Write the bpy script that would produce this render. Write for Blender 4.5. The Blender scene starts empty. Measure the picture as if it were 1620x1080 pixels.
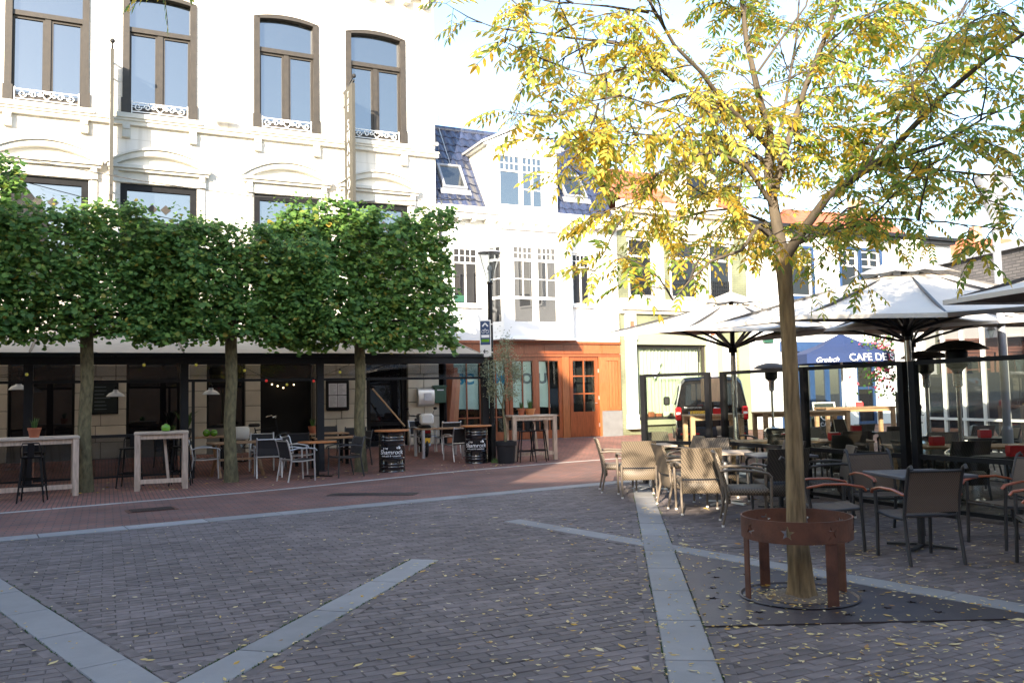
import bpy, bmesh, math, random
from mathutils import Vector, Matrix
from mathutils.geometry import delaunay_2d_cdt
from mathutils import noise as mnoise
R = math.radians
random.seed(7)
SC = bpy.context.scene
COL = SC.collection
# ------------------------------------------------------------------ camera
FPX, PITCH, ROLL, EYE = 1350.0, R(3.7), R(1.2), 1.6
_fw = Vector((0, math.cos(PITCH), math.sin(PITCH))); _r = Vector((1, 0, 0)); _u = _r.cross(_fw)
RT = _r*math.cos(ROLL) - _u*math.sin(ROLL); UP = _u*math.cos(ROLL) + _r*math.sin(ROLL); FW = _fw
cam = bpy.data.cameras.new('camera'); camo = bpy.data.objects.new('camera', cam); COL.objects.link(camo)
mm = Matrix((RT, UP, -FW)).transposed().to_4x4(); mm.translation = (0, 0, EYE); camo.matrix_world = mm
cam.sensor_width = 36; cam.lens = 30; cam.clip_end = 2000; SC.camera = camo
# ------------------------------------------------------------------ sky, sun, exposure
SUN_AZ = Vector((-.25, -.968)).normalized(); SUN_EL = R(20)
wd = bpy.data.worlds.new('World'); SC.world = wd; wd.use_nodes = True
nt = wd.node_tree; bg = nt.nodes['Background']; sky = nt.nodes.new('ShaderNodeTexSky')
sky.sky_type = 'NISHITA'; sky.sun_disc = False; sky.sun_elevation = SUN_EL
sky.sun_rotation = math.atan2(SUN_AZ.x, SUN_AZ.y) % (2*math.pi); sky.air_density = 1.0; sky.dust_density = 1.0; sky.ozone_density = 1.2
nt.links.new(sky.outputs[0], bg.inputs[0]); bg.inputs[1].default_value = .15
sl = bpy.data.lights.new('sun', 'SUN'); sl.energy = 4.6; sl.angle = R(.6); sl.color = (1, .86, .68)
so = bpy.data.objects.new('sun', sl); COL.objects.link(so)
sd = Vector((SUN_AZ.x*math.cos(SUN_EL), SUN_AZ.y*math.cos(SUN_EL), math.sin(SUN_EL)))
so.rotation_euler = sd.to_track_quat('Z', 'Y').to_euler(); so.location = (-20, -60, 40)
SC.cycles.transparent_max_bounces = 32; SC.cycles.max_bounces = 8
vs = SC.view_settings; vs.view_transform = 'Standard'; vs.look = 'None'; vs.gamma = 1; vs.exposure = 1.95; vs.use_curve_mapping = False
# ------------------------------------------------------------------ helpers
def at(px, py, Y):
    d = FW + RT*((px-810)/FPX) + UP*((540-py)/FPX)
    return Vector((0, 0, EYE)) + d*(Y/d.y)
FA = R(25.5); FU = Vector((math.cos(FA), math.sin(FA), 0)); FN = Vector((math.sin(FA), -math.cos(FA), 0)); F0 = Vector((-5.24, 23.2, 0))
def ramp(s): return .3*min(1, max(0, (3.4-s)/3.4))
def fw(t, s, z=None): p = F0 + FU*t + FN*s; p.z = ramp(s) if z is None else z; return p
class MB:
    def __init__(s): s.v = []; s.f = []
    def add(s, vs, fs, M=None):
        o = len(s.v); s.v += [tuple(M @ Vector(v)) if M else tuple(v) for v in vs]; s.f += [[i+o for i in f] for f in fs]; return s
    def box(s, x0, x1, y0, y1, z0, z1, M=None):
        return s.add([(x0,y0,z0),(x1,y0,z0),(x1,y1,z0),(x0,y1,z0),(x0,y0,z1),(x1,y0,z1),(x1,y1,z1),(x0,y1,z1)],
                     [(3,2,1,0),(4,5,6,7),(0,1,5,4),(1,2,6,5),(2,3,7,6),(3,0,4,7)], M)
    def cbox(s, x0, x1, y0, y1, z0, z1, b=.01, M=None):   # box with all edges chamfered
        vs = []; idx = {}
        for cx in (0,1):
            for cy in (0,1):
                for cz in (0,1):
                    for ax in range(3):
                        p = [(x0,x1)[cx], (y0,y1)[cy], (z0,z1)[cz]]
                        for k, c in enumerate((cx,cy,cz)):
                            if k != ax: p[k] += b*(1-2*c)
                        idx[cx,cy,cz,ax] = len(vs); vs.append(p)
        fs = []
        for ax in range(3):
            a, bb = [k for k in range(3) if k != ax]
            for c in (0,1):
                q = []
                for (i, j) in ((0,0),(1,0),(1,1),(0,1)):
                    k = [0,0,0]; k[ax] = c; k[a] = i; k[bb] = j; q.append(idx[k[0],k[1],k[2],ax])
                fs.append(q)
            for i in (0,1):
                for j in (0,1):
                    q = []
                    for (c, w) in ((0,a),(1,a),(1,bb),(0,bb)):
                        k = [0,0,0]; k[ax] = c; k[a] = i; k[bb] = j; q.append(idx[k[0],k[1],k[2],w])
                    fs.append(q)
        for cx in (0,1):
            for cy in (0,1):
                for cz in (0,1): fs.append([idx[cx,cy,cz,k] for k in range(3)])
        return s.add(vs, fs, M)
    def tube(s, pts, r, n=8, cap=True, M=None, flat=1.0):
        pts = [Vector(p) for p in pts]; rs = r if isinstance(r, (list, tuple)) else [r]*len(pts)
        vs = []; fs = []; up = None
        for i, p in enumerate(pts):
            d = (pts[min(i+1, len(pts)-1)] - pts[max(i-1, 0)])
            if d.length < 1e-9: d = Vector((0, 0, 1))
            d.normalize()
            if up is None: up = Vector((0, 0, 1)) if abs(d.z) < .9 else Vector((0, 1, 0))
            a = d.cross(up); a = a.normalized() if a.length > 1e-6 else d.orthogonal().normalized(); b = a.cross(d); up = b
            for k in range(n):
                t = 2*math.pi*(k+.5)/n; vs.append(p + a*(math.cos(t)*rs[i]) + b*(math.sin(t)*rs[i]*flat))
        for i in range(len(pts)-1):
            for k in range(n): fs.append((i*n+k, i*n+(k+1) % n, (i+1)*n+(k+1) % n, (i+1)*n+k))
        if cap: fs.append(list(range(n))[::-1]); fs.append([(len(pts)-1)*n+k for k in range(n)])
        return s.add(vs, fs, M)
    def bar(s, p0, p1, w, h, M=None):   # rectangular bar between two points
        p0 = Vector(p0); p1 = Vector(p1); d = (p1-p0).normalized(); up = Vector((0,0,1)) if abs(d.z) < .95 else Vector((0,1,0))
        a = d.cross(up).normalized(); b = a.cross(d)
        vs = [p + a*(w/2*i) + b*(h/2*j) for p in (p0, p1) for (i, j) in ((-1,-1),(1,-1),(1,1),(-1,1))]
        return s.add(vs, [(3,2,1,0),(4,5,6,7),(0,1,5,4),(1,2,6,5),(2,3,7,6),(3,0,4,7)], M)
    def lathe(s, prof, n=20, c=(0,0,0), M=None, a0=0, a1=2*math.pi):
        vs = []; fs = []; full = abs(a1-a0-2*math.pi) < 1e-6; m = n if full else n+1
        for (r, z) in prof:
            for k in range(m):
                t = a0+(a1-a0)*k/n; vs.append((c[0]+r*math.cos(t), c[1]+r*math.sin(t), c[2]+z))
        for i in range(len(prof)-1):
            for k in range(n): fs.append((i*m+k, i*m+(k+1) % m, (i+1)*m+(k+1) % m, (i+1)*m+k))
        return s.add(vs, fs, M)
    def prism(s, poly, d0, d1, ax='y', M=None):   # 2D outline (x,z) extruded along y, or (x,y) along z
        n = len(poly); f = (lambda p, d: (p[0], d, p[1])) if ax == 'y' else ((lambda p, d: (p[0], p[1], d)) if ax == 'z' else (lambda p, d: (d, p[0], p[1])))
        return s.add([f(p, d) for d in (d0, d1) for p in poly], [list(range(n))[::-1], [n+i for i in range(n)]] + [(i, (i+1) % n, n+(i+1) % n, n+i) for i in range(n)], M)
    def quad(s, a, b, c, d): return s.add([a, b, c, d], [(0,1,2,3)])
    def sphere(s, c, r, n=10, m=7, sz=1.0):
        return s.lathe([(max(1e-4, r*math.sin(math.pi*i/m)), -r*sz*math.cos(math.pi*i/m)) for i in range(m+1)], n, c)
    def mesh(s, name, mat, smooth=None):
        me = bpy.data.meshes.new(name); me.from_pydata(s.v, [], s.f); me.update()
        bm = bmesh.new(); bm.from_mesh(me); bmesh.ops.recalc_face_normals(bm, faces=bm.faces); bm.to_mesh(me); bm.free()
        if mat: me.materials.append(mat)
        if smooth:
            me.shade_smooth()
            if smooth is not True: me.set_sharp_from_angle(angle=R(smooth))
        return me
    def build(s, name, mat, parent=None, smooth=None, loc=None, rz=0):
        return link(name, s.mesh(name, mat, smooth), parent, loc, rz)
def link(name, me, parent=None, loc=None, rz=0):
    o = bpy.data.objects.new(name, me); COL.objects.link(o)
    if parent is not None: o.parent = parent
    if loc is not None: o.location = loc
    if rz: o.rotation_euler = (0, 0, rz)
    return o
def tag(o, label=None, cat=None, group=None, kind=None):
    if label: o['label'] = label
    if cat: o['category'] = cat
    if group: o['group'] = group
    if kind: o['kind'] = kind
    return o
def thing(name, label, cat, loc=(0,0,0), rz=0, group=None):
    o = bpy.data.objects.new(name, None); COL.objects.link(o); o.location = loc; o.rotation_euler = (0,0,rz); o.empty_display_size = .1
    return tag(o, label, cat, group)
def copy_tree(o, parent=None):
    c = o.copy(); COL.objects.link(c)
    if parent is not None: c.parent = parent
    for ch in o.children: copy_tree(ch, c)
    return c
_used = set()
def place(proto, loc, rz, label, group=None):
    if proto.name not in _used: _used.add(proto.name); o = proto
    else: o = copy_tree(proto)
    o.location = loc; o.rotation_euler = (0, 0, rz); o['label'] = label
    if group: o['group'] = group
    return o
def B(*a, **k): return MB().box(*a, **k)
def CB(*a, **k): return MB().cbox(*a, **k)
# ------------------------------------------------------------------ materials
def srgb(h):
    h = h.lstrip('#'); c = [int(h[i:i+2], 16)/255 for i in (0, 2, 4)]
    return tuple(x/12.92 if x <= .04045 else ((x+.055)/1.055)**2.4 for x in c)
class NT:
    def __init__(s, name):
        s.m = bpy.data.materials.new(name); s.m.use_nodes = True; s.t = s.m.node_tree; s.p = s.t.nodes['Principled BSDF']; s.out = s.t.nodes['Material Output']
    def n(s, typ, **k):
        x = s.t.nodes.new(typ)
        for a, b in k.items():
            if a.startswith('i_'): x.inputs[int(a[2:]) if a[2:].isdigit() else a[2:]].default_value = b
            else: setattr(x, a, b)
        return x
    def l(s, a, b): s.t.links.new(a, b)
    def coord(s, kind='Object', scale=None, swz=None):
        tc = s.n('ShaderNodeTexCoord'); o = tc.outputs[kind]
        if swz:
            sp = s.n('ShaderNodeSeparateXYZ'); cb = s.n('ShaderNodeCombineXYZ'); s.l(o, sp.inputs[0])
            for i, ch in enumerate(swz): s.l(sp.outputs['XYZ'.index(ch)], cb.inputs[i])
            o = cb.outputs[0]
        if scale:
            mp = s.n('ShaderNodeMapping'); mp.inputs['Scale'].default_value = scale if isinstance(scale, (tuple, list)) else (scale,)*3; s.l(o, mp.inputs[0]); o = mp.outputs[0]
        return o
    def mix(s, fac, a, b, blend='MIX'):
        x = s.n('ShaderNodeMix', data_type='RGBA', blend_type=blend)
        for sock, val in ((x.inputs[0], fac), (x.inputs[6], a), (x.inputs[7], b)):
            if hasattr(val, 'links'): s.l(val, sock)
            elif isinstance(val, (int, float)): sock.default_value = val
            else: sock.default_value = (*val[:3], 1)
        return x.outputs[2]
    def ramp(s, fac, stops):
        x = s.n('ShaderNodeValToRGB'); e = x.color_ramp.elements
        while len(e) < len(stops): e.new(.5)
        for i, (p, c) in enumerate(stops): e[i].position = p; e[i].color = (*c[:3], 1)
        s.l(fac, x.inputs[0]); return x.outputs[0]
    def bump(s, h, strength=.3, dist=.01):
        b = s.n('ShaderNodeBump'); b.inputs['Strength'].default_value = strength; b.inputs['Distance'].default_value = dist; s.l(h, b.inputs['Height']); s.l(b.outputs[0], s.p.inputs['Normal']); return b
def sc3(c, k): return tuple(min(1, x*k) for x in c)
def M(name, col, rough=.6, metal=0, var=.15, vs=5, bump=0, bs=60, spec=.5, coat=0, stretch=(1,1,1), isl=0, orand=0, dirt=0, patch=0):
    N = NT(name); p = N.p; p.inputs['Roughness'].default_value = rough; p.inputs['Metallic'].default_value = metal; p.inputs['Specular IOR Level'].default_value = spec; p.inputs['Coat Weight'].default_value = coat
    v = N.coord('Object', stretch)
    nz = N.n('ShaderNodeTexNoise', i_Scale=vs, i_Detail=5.0); N.l(v, nz.inputs['Vector'])
    c = N.ramp(nz.outputs[0], [(.25, sc3(col, 1-var)), (.75, sc3(col, 1+var))])
    for on, src in ((isl, 'ShaderNodeNewGeometry'), (orand, 'ShaderNodeObjectInfo')):
        if on:
            g = N.n(src); o = g.outputs['Random Per Island' if src.endswith('try') else 'Random']
            mr = N.n('ShaderNodeMapRange'); mr.inputs[3].default_value = 1-on; mr.inputs[4].default_value = 1+on; N.l(o, mr.inputs[0])
            c = N.mix(1.0, c, mr.outputs[0], 'MULTIPLY')
    if patch:
        gp = N.n('ShaderNodeNewGeometry'); pn = N.n('ShaderNodeTexNoise', i_Scale=.55, i_Detail=7.0, i_Roughness=.65); N.l(gp.outputs['Position'], pn.inputs['Vector'])
        c = N.mix(1.0, c, N.ramp(pn.outputs[0], [(.3, (1-patch,)*3), (.7, (1+patch*.7,)*3)]), 'MULTIPLY')
    if dirt:
        d = N.n('ShaderNodeTexNoise', i_Scale=1.7, i_Detail=8.0, i_Roughness=.7); N.l(v, d.inputs['Vector'])
        f = N.ramp(d.outputs[0], [(.48, (0,0,0)), (.75, (dirt,)*3)]); c = N.mix(f, c, sc3(col, .35))
    N.l(c, p.inputs['Base Color'])
    r2 = N.n('ShaderNodeMapRange'); r2.inputs[3].default_value = max(.02, rough-.1); r2.inputs[4].default_value = min(1, rough+.1); N.l(nz.outputs[0], r2.inputs[0]); N.l(r2.outputs[0], p.inputs['Roughness'])
    if bump:
        b = N.n('ShaderNodeTexNoise', i_Scale=bs, i_Detail=4.0); N.l(v, b.inputs['Vector']); N.bump(b.outputs[0], bump, .01)
    return N.m
def brickmat(name, c1, c2, mortar, w, h, swz='XZY', ms=.012, rough=.85, bump=.5, off=.5, amp=(.65,1.2), streak=0):
    N = NT(name); v = N.coord('Object', None, swz)
    b = N.n('ShaderNodeTexBrick', offset=off); b.inputs['Scale'].default_value = 1; b.inputs['Brick Width'].default_value = w; b.inputs['Row Height'].default_value = h; b.inputs['Mortar Size'].default_value = ms; b.inputs['Bias'].default_value = -.1
    b.inputs['Color1'].default_value = (*c1, 1); b.inputs['Color2'].default_value = (*c2, 1); b.inputs['Mortar'].default_value = (*mortar, 1); N.l(v, b.inputs['Vector'])
    nz = N.n('ShaderNodeTexNoise', i_Scale=1.1, i_Detail=6.0); N.l(v, nz.inputs['Vector'])
    f = N.ramp(nz.outputs[0], [(.3, (amp[0],)*3), (.7, (amp[1],)*3)]); c = N.mix(1.0, b.outputs[0], f, 'MULTIPLY')
    if streak:
        st = N.n('ShaderNodeTexNoise', i_Scale=3.0, i_Detail=6.0); N.l(N.coord('Object', (1.6,1.6,.12)), st.inputs['Vector']); c = N.mix(N.ramp(st.outputs[0], [(.5, (0,0,0)), (.72, (streak,)*3)]), c, (.3,.27,.21))
    N.l(c, N.p.inputs['Base Color'])
    N.p.inputs['Roughness'].default_value = rough; inv = N.n('ShaderNodeMath', operation='SUBTRACT'); inv.inputs[0].default_value = 1; N.l(b.outputs['Fac'], inv.inputs[1]); N.bump(inv.outputs[0], bump, .01)
    return N.m
def glassmat(name, col=(.02,.025,.03), ior=2.2, rough=.01, wav=.02):
    N = NT(name); p = N.p; p.inputs['Base Color'].default_value = (*col, 1); p.inputs['Roughness'].default_value = rough; p.inputs['IOR'].default_value = ior
    nz = N.n('ShaderNodeTexNoise', i_Scale=1.3, i_Detail=1.0); N.l(N.coord('Object'), nz.inputs['Vector']); N.bump(nz.outputs[0], wav, .05); return N.m
def clearglass(name, tint=(.86,.9,.88)):
    N = NT(name); tr = N.n('ShaderNodeBsdfTransparent'); tr.inputs[0].default_value = (*tint, 1); gl = N.n('ShaderNodeBsdfGlossy'); gl.inputs['Roughness'].default_value = .015
    lw = N.n('ShaderNodeLayerWeight'); lw.inputs[0].default_value = .5; fr = N.n('ShaderNodeMath', operation='POWER'); N.l(lw.outputs['Facing'], fr.inputs[0]); fr.inputs[1].default_value = 4.0; f2 = N.n('ShaderNodeMapRange'); f2.inputs[3].default_value = .035; f2.inputs[4].default_value = .6; N.l(fr.outputs[0], f2.inputs[0]); fr = f2; mx = N.n('ShaderNodeMixShader'); N.l(fr.outputs[0], mx.inputs[0]); N.l(tr.outputs[0], mx.inputs[1]); N.l(gl.outputs[0], mx.inputs[2]); N.l(mx.outputs[0], N.out.inputs[0]); return N.m
def leafmat(name, stops, tr=.45, rough=.5):
    N = NT(name); g = N.n('ShaderNodeNewGeometry'); c = N.ramp(g.outputs['Random Per Island'], stops)
    t = N.n('ShaderNodeBsdfTranslucent'); N.l(c, t.inputs[0]); N.l(c, N.p.inputs['Base Color']); N.p.inputs['Roughness'].default_value = rough; N.p.inputs['Specular IOR Level'].default_value = .3
    mx = N.n('ShaderNodeMixShader'); mx.inputs[0].default_value = tr; N.l(N.p.outputs[0], mx.inputs[1]); N.l(t.outputs[0], mx.inputs[2]); N.l(mx.outputs[0], N.out.inputs[0]); return N.m
def weavemat(name, c1, c2, sx=70, sz=45, rough=.5):
    N = NT(name); v = N.coord('Object'); sp = N.n('ShaderNodeSeparateXYZ'); N.l(v, sp.inputs[0])
    def sn(o, k):
        m = N.n('ShaderNodeMath', operation='MULTIPLY'); m.inputs[1].default_value = k; N.l(o, m.inputs[0]); s = N.n('ShaderNodeMath', operation='SINE'); N.l(m.outputs[0], s.inputs[0]); return s.outputs[0]
    ad = N.n('ShaderNodeMath', operation='ADD'); N.l(sp.outputs[0], ad.inputs[0]); N.l(sp.outputs[1], ad.inputs[1])
    a = N.n('ShaderNodeMath', operation='MULTIPLY'); N.l(sn(ad.outputs[0], sx*3.1), a.inputs[0]); N.l(sn(sp.outputs[2], sz*3.1), a.inputs[1])
    h = N.n('ShaderNodeMapRange'); h.inputs[1].default_value = -1; N.l(a.outputs[0], h.inputs[0])
    N.l(N.ramp(h.outputs[0], [(.2, c1), (.8, c2)]), N.p.inputs['Base Color']); N.p.inputs['Roughness'].default_value = rough; N.bump(h.outputs[0], .7, .004); return N.m
m_cream = M('cream_plaster', (.78,.76,.71), .8, var=.05, vs=2, bump=.15, bs=25, dirt=.12)
m_trim = M('trim_stone', (.58,.56,.50), .75, var=.1, vs=4, bump=.2, bs=30, dirt=.35)
m_ashlar = M('ashlar_block', (.56,.51,.41), .85, var=.1, vs=3, bump=.25, bs=40, orand=.08)
m_joint = M('stone_joint', (.16,.15,.13), .9)
m_brown = M('peeling_brown_frame', (.03,.025,.02), .6, var=.3, vs=9, bump=.2, bs=30, dirt=.2)
m_blackp = M('black_painted_wood', (.008,.008,.009), .5, var=.3, spec=.2)
m_black = M('black_metal', (.008,.008,.009), .5, metal=.0, var=.3, vs=12, spec=.2)
m_anth = M('anthracite_frame', (.016,.017,.02), .5, var=.2, spec=.25)
m_white = M('white_paint', (.80,.80,.78), .5, var=.03, vs=2)
m_whiter = M('white_render', (.78,.78,.76), .85, var=.04, vs=2, bump=.1, bs=60)
m_glass = glassmat('window_glass', ior=2.7); m_glassd = glassmat('dark_window_glass', (.010,.010,.012), 1.55)
m_clear = clearglass('clear_screen_glass'); m_clear2 = clearglass('clear_window_glass', (.9,.93,.91)); m_lampg = clearglass('lamp_glass', (.5,.53,.55)); m_glassm = glassmat('grey_window_glass', (.03,.032,.035), 2.0); m_hazy = clearglass('clear_vinyl', (.62,.63,.65))
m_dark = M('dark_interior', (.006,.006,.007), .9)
m_meranti_shade = M('varnished_wood_shaded', (.23,.062,.02), .38, var=.3, vs=4, stretch=(9,9,1), bump=.06, bs=30, coat=.25, orand=.12)  # deeper copy of the shopfront wood, for its shaded part
m_meranti_lit = M('varnished_wood_sunlit', (.29,.10,.034), .38, var=.25, vs=4, stretch=(9,9,1), coat=.25, orand=.1)  # brighter copy of the same wood, for the sunlit right part
m_grey_pl = M('grey_plinth', (.16,.16,.16), .8, bump=.2)
m_weath = M('weathered_wood', (.42,.345,.27), .8, var=.3, vs=5, stretch=(1,6,6), bump=.35, bs=18, orand=.2)
m_weath2 = M('weathered_post_wood', (.46,.36,.28), .8, var=.3, vs=5, stretch=(6,6,1), bump=.35, bs=18, orand=.15)
m_teak = M('teak_table_wood', (.32,.19,.10), .6, var=.25, vs=4, stretch=(1,8,8), bump=.15, bs=20, orand=.2)
m_teakl = M('pale_teak_wood', (.50,.33,.18), .6, var=.2, vs=4, stretch=(6,6,1), bump=.15, bs=20, orand=.12)
m_orange = M('orange_table_wood', (.45,.17,.055), .45, var=.2, vs=5, stretch=(1,8,1), coat=.2)
m_armw = M('red_arm_wood', (.30,.075,.028), .35, var=.25, vs=8, coat=.3)
m_alu = M('brushed_aluminium', (.62,.63,.64), .38, metal=.85, var=.06)
m_steel = M('stainless_steel', (.60,.60,.58), .25, metal=1, var=.05)
m_greym = M('grey_painted_metal', (.30,.32,.36), .45, metal=.2, var=.08)
m_sling = weavemat('black_sling', (.008,.008,.01), (.025,.026,.03), 120, 120, .6)
m_slingt = weavemat('taupe_sling', (.05,.037,.028), (.16,.12,.09), 110, 110, .6)
m_rattan = weavemat('taupe_rattan', (.06,.046,.032), (.21,.165,.115), 62, 50, .5)
m_rattd = weavemat('dark_rattan', (.02,.018,.016), (.07,.06,.05), 62, 50, .5)
m_dkfr = M('dark_grey_frame', (.05,.05,.052), .45, metal=.4, var=.15)
m_ratfr = M('taupe_chair_frame', (.15,.12,.09), .5, var=.2, vs=30)
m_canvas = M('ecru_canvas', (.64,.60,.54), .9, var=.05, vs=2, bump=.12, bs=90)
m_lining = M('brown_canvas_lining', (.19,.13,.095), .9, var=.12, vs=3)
m_awning = M('beige_awning_fabric', (.66,.60,.51), .9, var=.06, vs=3, dirt=.15)
def translucent(m, f):
    t = m.node_tree; p = t.nodes['Principled BSDF']; tr = t.nodes.new('ShaderNodeBsdfTranslucent'); mx = t.nodes.new('ShaderNodeMixShader'); mx.inputs[0].default_value = f
    t.links.new(p.inputs['Base Color'].links[0].from_socket, tr.inputs[0]); t.links.new(p.outputs[0], mx.inputs[1]); t.links.new(tr.outputs[0], mx.inputs[2]); t.links.new(mx.outputs[0], t.nodes['Material Output'].inputs[0])
translucent(m_awning, .42)
m_slate = M('slate_grey_table_top', (.085,.09,.105), .5, var=.12)
m_bluec = M('blue_canvas', (.012,.03,.10), .85, var=.1, vs=3)
m_rust = M('corten_rust', (.115,.046,.026), .8, var=.35, vs=9, bump=.3, bs=50, dirt=.4)
m_rustp = M('dark_steel_plate', (.055,.042,.042), .5, metal=.3, var=.3, vs=3, bump=.15, bs=60, dirt=.3)
m_terra = M('terracotta', (.36,.11,.05), .8, var=.15)
m_red = M('red_plastic', (.55,.012,.015), .35, var=.1)
m_whitep = M('white_plastic', (.75,.74,.7), .4, var=.04)
m_rubber = M('black_rubber', (.01,.01,.01), .8)
m_vanp = M('black_van_paint', (.008,.008,.010), .15, var=.1, coat=.8)
m_lamp_red = M('red_lamp_lens', (.5,.01,.012), .15, var=.1, coat=.5)
m_yellow = M('yellow_plate', (.75,.42,.02), .5, var=.05)
m_bark = M('locust_bark', (.20,.145,.075), .9, var=.75, vs=26, stretch=(1,1,.12), bump=1.0, bs=34, dirt=.35)
m_limb = M('limb_bark', (.085,.068,.048), .9, var=.4, vs=14, stretch=(1,1,.3), bump=.6, bs=30)
m_twig = M('twig_bark', (.05,.042,.035), .9, var=.3, vs=10)
m_limebark = M('lime_bark', (.13,.115,.06), .9, var=.6, vs=22, stretch=(1,1,.35), bump=.9, bs=50, dirt=.75)
m_leaf = leafmat('locust_leaf', [(0, (.19,.32,.07)), (.4, (.28,.4,.08)), (.55, (.50,.48,.09)), (.8, (.78,.55,.09)), (1, (.80,.48,.05))], .6)
m_leafg = leafmat('golden_locust_leaf', [(0, (.24,.36,.08)), (.3, (.42,.46,.1)), (.5, (.74,.62,.13)), (.85, (.8,.57,.09)), (1, (.76,.44,.05))], .6)
m_lime = leafmat('lime_leaf', [(0, (.05,.12,.03)), (.5, (.105,.215,.05)), (.9, (.2,.33,.07)), (.98, (.28,.31,.06)), (1, (.36,.25,.04))], .42)
m_litter = leafmat('fallen_leaf', [(0, (.68,.57,.33)), (.5, (.68,.53,.2)), (.85, (.6,.36,.05)), (1, (.35,.18,.06))], .1)
m_plant = leafmat('plant_leaf', [(0, (.03,.08,.015)), (.6, (.06,.13,.03)), (1, (.12,.17,.05))], .3)
m_olive = leafmat('olive_leaf', [(0, (.11,.13,.07)), (.6, (.2,.22,.13)), (1, (.28,.27,.16))], .25)
m_pink = leafmat('pink_petal', [(0, (.5,.06,.12)), (1, (.7,.2,.25))], .3)
m_apple = M('lime_green_glass', (.12,.3,.02), .2, var=.1, coat=.5)
m_tile = M('glazed_roof_tile', (.035,.045,.085), .2, var=.25, vs=6, coat=.5, orand=.25)
m_redtile = M('red_roof_tile', (.36,.11,.06), .75, var=.25, vs=4, orand=.15)
m_signg = M('olive_sign_panel', (.04,.038,.03), .6, var=.1)
m_greenp = M('sage_green_paint', (.29,.31,.2), .55, var=.08, vs=2)
m_greenb = brickmat('green_glazed_brick', (.18,.195,.115), (.22,.235,.14), (.15,.16,.1), .22, .065, rough=.45, bump=.3)
m_creamp = M('cream_paint', (.72,.68,.55), .6, var=.05)
m_curtain = M('pale_green_curtain', (.55,.58,.42), .9, var=.08, vs=3)
m_paper = M('mint_paper', (.52,.66,.60), .8, var=.06)
m_bluep = M('blue_paint', (.022,.055,.14), .5, var=.12)
m_darkbrick = brickmat('dark_grey_brick', (.10,.095,.1), (.15,.14,.14), (.07,.07,.07), .22, .07)
m_redbrickw = brickmat('orange_brick_wall', (.42,.2,.1), (.5,.26,.13), (.4,.33,.25), .22, .07)
m_coping = M('grey_coping', (.33,.35,.38), .6, var=.06)
m_greenbox = M('green_mailbox', (.02,.08,.05), .4, var=.1)
m_chalk = M('chalkboard', (.015,.022,.02), .8, var=.3)
m_print = M('printed_paper', (.62,.62,.64), .6, var=.08, vs=12)
m_txtw = M('white_lettering', (.8,.8,.8), .6, var=.02)
m_txtb = M('blue_lettering', (.01,.22,.36), .6, var=.1)
m_txtg = M('grey_lettering', (.13,.17,.18), .7, var=.1)
m_txtd = M('dark_lettering', (.03,.03,.03), .6)
m_grit = M('gravel_soil', (.16,.13,.10), .95, var=.5, vs=60, bump=.8, bs=70)
m_sand = M('joint_sand', (.07,.06,.053), .95, var=.4, vs=25, bump=.4, bs=90)
m_stone = M('bluestone_slab', (.25,.248,.245), .75, var=.16, vs=3, bump=.15, bs=120, orand=.12, dirt=.3, patch=.25)
m_whiteln = M('pale_kerb_stone', (.34,.33,.31), .8, var=.12, orand=.1)
m_brick = M('plaza_brick', (.135,.112,.107), .8, var=.3, vs=9, bump=.3, bs=90, isl=.24, orand=.24, patch=.3)
m_road = brickmat('red_road_brick', (.225,.098,.072), (.15,.088,.078), (.075,.058,.053), .21, .105, 'XYZ', .008, .85, .35)
m_walk = brickmat('red_walk_brick', (.27,.11,.08), (.185,.092,.073), (.085,.062,.055), .21, .07, 'YXZ', .008, .85, .35)
m_ground = brickmat('town_ground', (.11,.08,.07), (.09,.075,.07), (.05,.04,.04), .21, .105, 'XYZ', .008)
def bulb(name, col, e):
    N = NT(name); N.p.inputs['Base Color'].default_value = (*col, 1); N.p.inputs['Emission Color'].default_value = (*col, 1); N.p.inputs['Emission Strength'].default_value = e; N.p.inputs['Roughness'].default_value = .2; return N.m
m_bulby = bulb('yellow_bulb', (.55,.5,.08), .05); m_bulbr = bulb('red_bulb', (.6,.03,.02), .1); m_bulbw = bulb('warm_lit_bulb', (1,.75,.4), 1.5)
_fc = {}
def text(name, s, size, mat, parent, loc, rot=(R(90),0,0), depth=.002, align='CENTER', bend=None, sx=1.0, shear=0, off=0):
    cu = bpy.data.curves.new(name, 'FONT'); cu.body = s; cu.size = size; cu.align_x = align; cu.align_y = 'CENTER'; cu.extrude = depth; cu.shear = shear; cu.offset = off
    o = bpy.data.objects.new('tmp', cu); COL.objects.link(o); dg = bpy.context.evaluated_depsgraph_get(); dg.update()
    me = bpy.data.meshes.new_from_object(o.evaluated_get(dg)); COL.objects.unlink(o); bpy.data.objects.remove(o); me.materials.clear(); me.materials.append(mat)
    for v in me.vertices:
        v.co.x *= sx
        if bend: a = v.co.x/bend; rr = bend+v.co.z; v.co = (rr*math.sin(a), v.co.y, rr*math.cos(a)-bend)
    t = link(name, me, parent, loc); t.rotation_euler = rot; return t
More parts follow.
